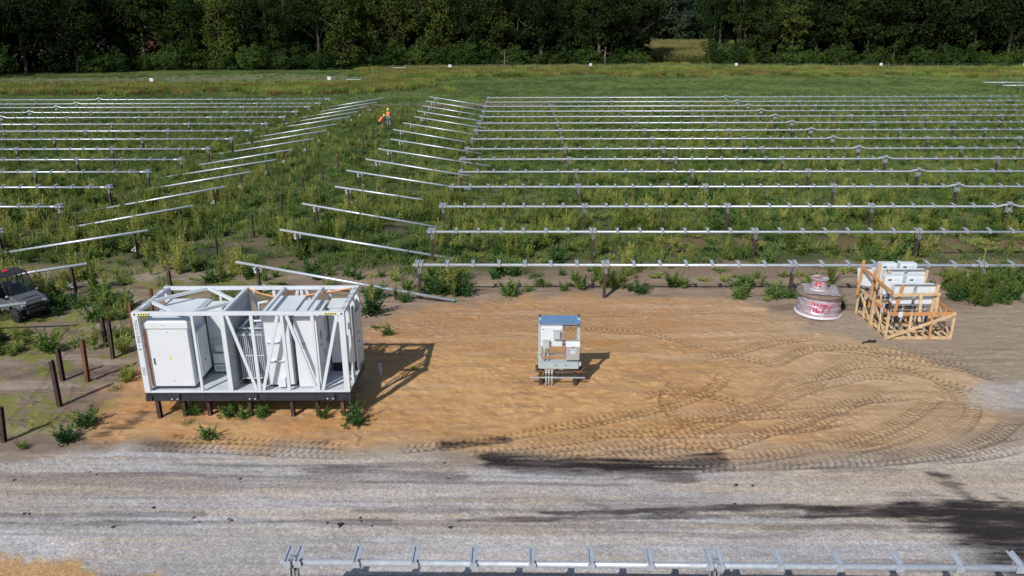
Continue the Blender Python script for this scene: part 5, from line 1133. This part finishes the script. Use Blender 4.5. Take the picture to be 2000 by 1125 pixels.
# ------------------------------------------------------------------ the two workers
def skin(name,V,E,Rr,m,parent,sub=2,root=0):
    me=bpy.data.meshes.new(name); me.from_pydata(V,E,[]); me.materials.append(m); o=link(name,me,parent)
    sm=o.modifiers.new('skin','SKIN'); sm.use_smooth_shade=True
    for i,r in enumerate(Rr):
        q=me.skin_vertices[0].data[i]; q.radius=(r if isinstance(r,tuple) else (r,r)); q.use_root=(i==root)
    o.modifiers.new('sub','SUBSURF').levels=sub; o.modifiers['sub'].render_levels=sub; return o
def hand(V,E,Rr,wrist,dirv,side,curl):
    d=Vector(dirv).normalized(); s=Vector(side).normalized(); n=d.cross(s); w=len(V)-1
    palm=Vector(V[wrist])+d*.07; V.append(tuple(palm)); E.append((wrist,len(V)-1)); Rr.append((.036,.02)); pi=len(V)-1
    for k,(off,l) in enumerate(((-.030,.065),(-.010,.078),(.010,.074),(.030,.058))):
        b=palm+s*off+d*.022; a=b+d*l*.5+n*curl*l*.25; e=b+d*l*.8+n*curl*l*.8; i=len(V); V+= [tuple(b),tuple(a),tuple(e)]; E+=[(pi,i),(i,i+1),(i+1,i+2)]; Rr+=[.010,.0095,.008]
    b=Vector(V[wrist])+d*.035-s*.03; e=b+d*.045-s*.03+n*curl*.02; i=len(V); V+=[tuple(b),tuple(e)]; E+=[(wrist,i),(i,i+1)]; Rr+=[.012,.009]
def worker(loc,rz,J,label,trm,hatm,curl):
    t=thing('person',label,'person',loc,rz,None); t.scale=(1.08,1.08,1.08); V=[];E=[];Rr=[]
    def ch(a,names):
        for n,r in names:
            V.append(J[n]);Rr.append(r);idx[n]=len(V)-1
            if a is not None: E.append((idx[a],idx[n]))
            a=n
    idx={}
    ch(None,[('pelvis',(.15,.11)),('waist',(.135,.10)),('chest',(.165,.12)),('neckb',(.085,.07)),('neck',.055),('jaw',(.072,.085)),('head',(.078,.095)),('crown_',(.055,.065))])
    V.append(tuple(Vector(J['head'])+Vector(J['face'])*.105-Vector((0,0,.02))));Rr.append(.014);E.append((idx['head'],len(V)-1))
    for s in 'LR':
        ch('chest',[('sh'+s,.062),('el'+s,.046),('wr'+s,.031)]); hand(V,E,Rr,idx['wr'+s],Vector(J['wr'+s])-Vector(J['el'+s]),J['side'+s],curl)
        ch('pelvis',[('hip'+s,.095),('kn'+s,.062),('an'+s,.042),('toe'+s,.036)])
    skin('body',V,E,Rr,SKIN,t)
    v=[tuple(Vector(J['waist']).lerp(Vector(J['pelvis']),.75))]+[J[n] for n in ('mid','chest','neckb')]; vv=v+[J['shL'],J['shR']]
    vest=skin('vest',vv,[(0,1),(1,2),(2,3),(2,4),(2,5)],[(.235,.19),(.235,.19),(.25,.19),(.13,.12),.12,.12],ORV,t)
    for s in 'LR':
        a=Vector(J['sh'+s]);b=Vector(J['el'+s]); skin('sleeve',[tuple(a),tuple(a.lerp(b,.5)),tuple(b)],[(0,1),(1,2)],[.072,.062,.056],DARKC if trm is DARKC else REDP if 0 else DARKC,t,1)
    up=Vector(J['chest'])-Vector(J['waist']); 
    for f in (.05,.62):
        c=Vector(J['waist']).lerp(Vector(J['chest']),f); m=MB(); u=up.normalized(); a=Vector((1,0,0)); b=u.cross(a).normalized(); n=20; P=[]
        V2=[];F2=[]
        for k in range(n):
            an=6.2832*k/n
            for h in (-.02,.02): V2.append(tuple(c+a*math.cos(an)*.225+b*math.sin(an)*.182+u*h))
        for k in range(n): F2.append((2*k,2*((k+1)%n),2*((k+1)%n)+1,2*k+1))
        m.add(V2,F2).build('reflective_stripe',SILV,vest)
    legs=[J['pelvis']];E3=[];R3_=[(.21,.17)]
    for s in 'LR':
        i=len(legs); legs+=[J['hip'+s],J['kn'+s],J['an'+s]]; E3+=[(0,i),(i,i+1),(i+1,i+2)]; R3_+=[.135,.10,.082]
    skin('trousers',legs,E3,R3_,trm,t)
    for s in 'LR': skin('boot',[J['an'+s],(J['an'+s][0],J['an'+s][1],.05),J['toe'+s]],[(0,1),(1,2)],[.06,.055,.048],BLACK,t,1)
    h=MB().lathe([(.145,-.01),(.15,.0),(.118,.012),(.115,.06),(.095,.11),(.05,.14),(0,.148)],n=28).build('hard_hat',hatm,t,True); c=Vector(J['crown_']); ax=(Vector(J['crown_'])-Vector(J['neck'])).normalized(); h.location=c-ax*.03; h.rotation_euler=ax.to_track_quat('Z','Y').to_euler()
    return t
J1=dict(pelvis=(0,0,.95),waist=(0,0,1.08),mid=(0,.005,1.2),chest=(0,.01,1.33),neckb=(0,.0,1.46),neck=(0,.01,1.53),jaw=(0,.04,1.58),head=(0,.03,1.66),crown_=(0,.02,1.73),face=(0,1,0),
  shL=(-.19,0,1.42),elL=(-.25,-.02,1.13),wrL=(-.22,.16,.94),shR=(.19,0,1.42),elR=(.27,.03,1.15),wrR=(.30,.20,.98),sideL=(1,.2,0),sideR=(-1,.2,0),
  hipL=(-.10,0,.90),knL=(-.12,.10,.50),anL=(-.12,-.02,.10),toeL=(-.13,.14,.04),hipR=(.10,0,.90),knR=(.13,.02,.49),anR=(.16,-.16,.11),toeR=(.17,.0,.04))
p=at(759.5,246.5); worker((p.x,p.y,0),R(6),J1,'standing worker in orange vest, blue jeans and yellow hard hat among the slanted tubes',JEANS,HARD,.6)
J2=dict(pelvis=(0,0,.92),waist=(.06,.0,1.05),mid=(.13,.0,1.17),chest=(.21,0,1.30),neckb=(.29,0,1.42),neck=(.34,0,1.46),jaw=(.40,0,1.47),head=(.44,0,1.53),crown_=(.47,0,1.59),face=(.85,0,-.5),
  shL=(.26,.18,1.36),elL=(.36,.22,1.08),wrL=(.54,.12,.94),shR=(.26,-.18,1.36),elR=(.36,-.22,1.08),wrR=(.55,-.10,.95),sideL=(.3,1,0),sideR=(.3,-1,0),
  hipL=(0,.10,.88),knL=(.07,.13,.48),anL=(-.04,.14,.10),toeL=(.12,.15,.04),hipR=(0,-.10,.88),knR=(.09,-.13,.48),anR=(.02,-.16,.10),toeR=(.18,-.17,.04))
p=at(742.5,257.5); worker((p.x,p.y,0),R(12),J2,'bending worker in orange vest, dark trousers and pale hard hat, nearer the camera',DARKC,HARD2,.8)
# loose stones and clods on the road: dark lumps one can see singly
def lumps():
    gg=random.Random(9); P=[(47,1003),(57,1003),(192,1031),(222,1031),(379,1012),(390,1020),(300,992),(470,936),(447,1014),(452,1017),(665,1026),(640,1022),(176,922),(28,938),(190,928),(704,1011),(706,1018),(726,1027),(880,1031),(868,905),(722,919),(1438,948),(1470,949),(1436,985),(1434,914),(876,936)]
    me=[]
    for k in range(3):
        m=MB(); m.lathe([(0,-.01),(.07,.0),(.085,.02),(.06,.045),(0,.055)],n=9,wob=lambda a,z:.025*math.sin(a*3+k)+.015*math.cos(a*5)); me.append(m.mesh('clod',BLACK,True))
    for i,(px,py) in enumerate(P):
        p=at(px,py); o=link('clod',me[i%3]); o.location=(p.x,p.y,gz(p.x,p.y)); s=gg.uniform(.3,.6)*(1.8 if i==10 else 1); o.scale=(s*1.3,s,s*.6); o.rotation_euler=(0,0,gg.uniform(0,6)); tag(o,'small dark clod lying on the grey gravel road' if i!=10 else 'largest dark clod lying on the grey gravel road','clod','dark clods on the gravel road')
lumps()
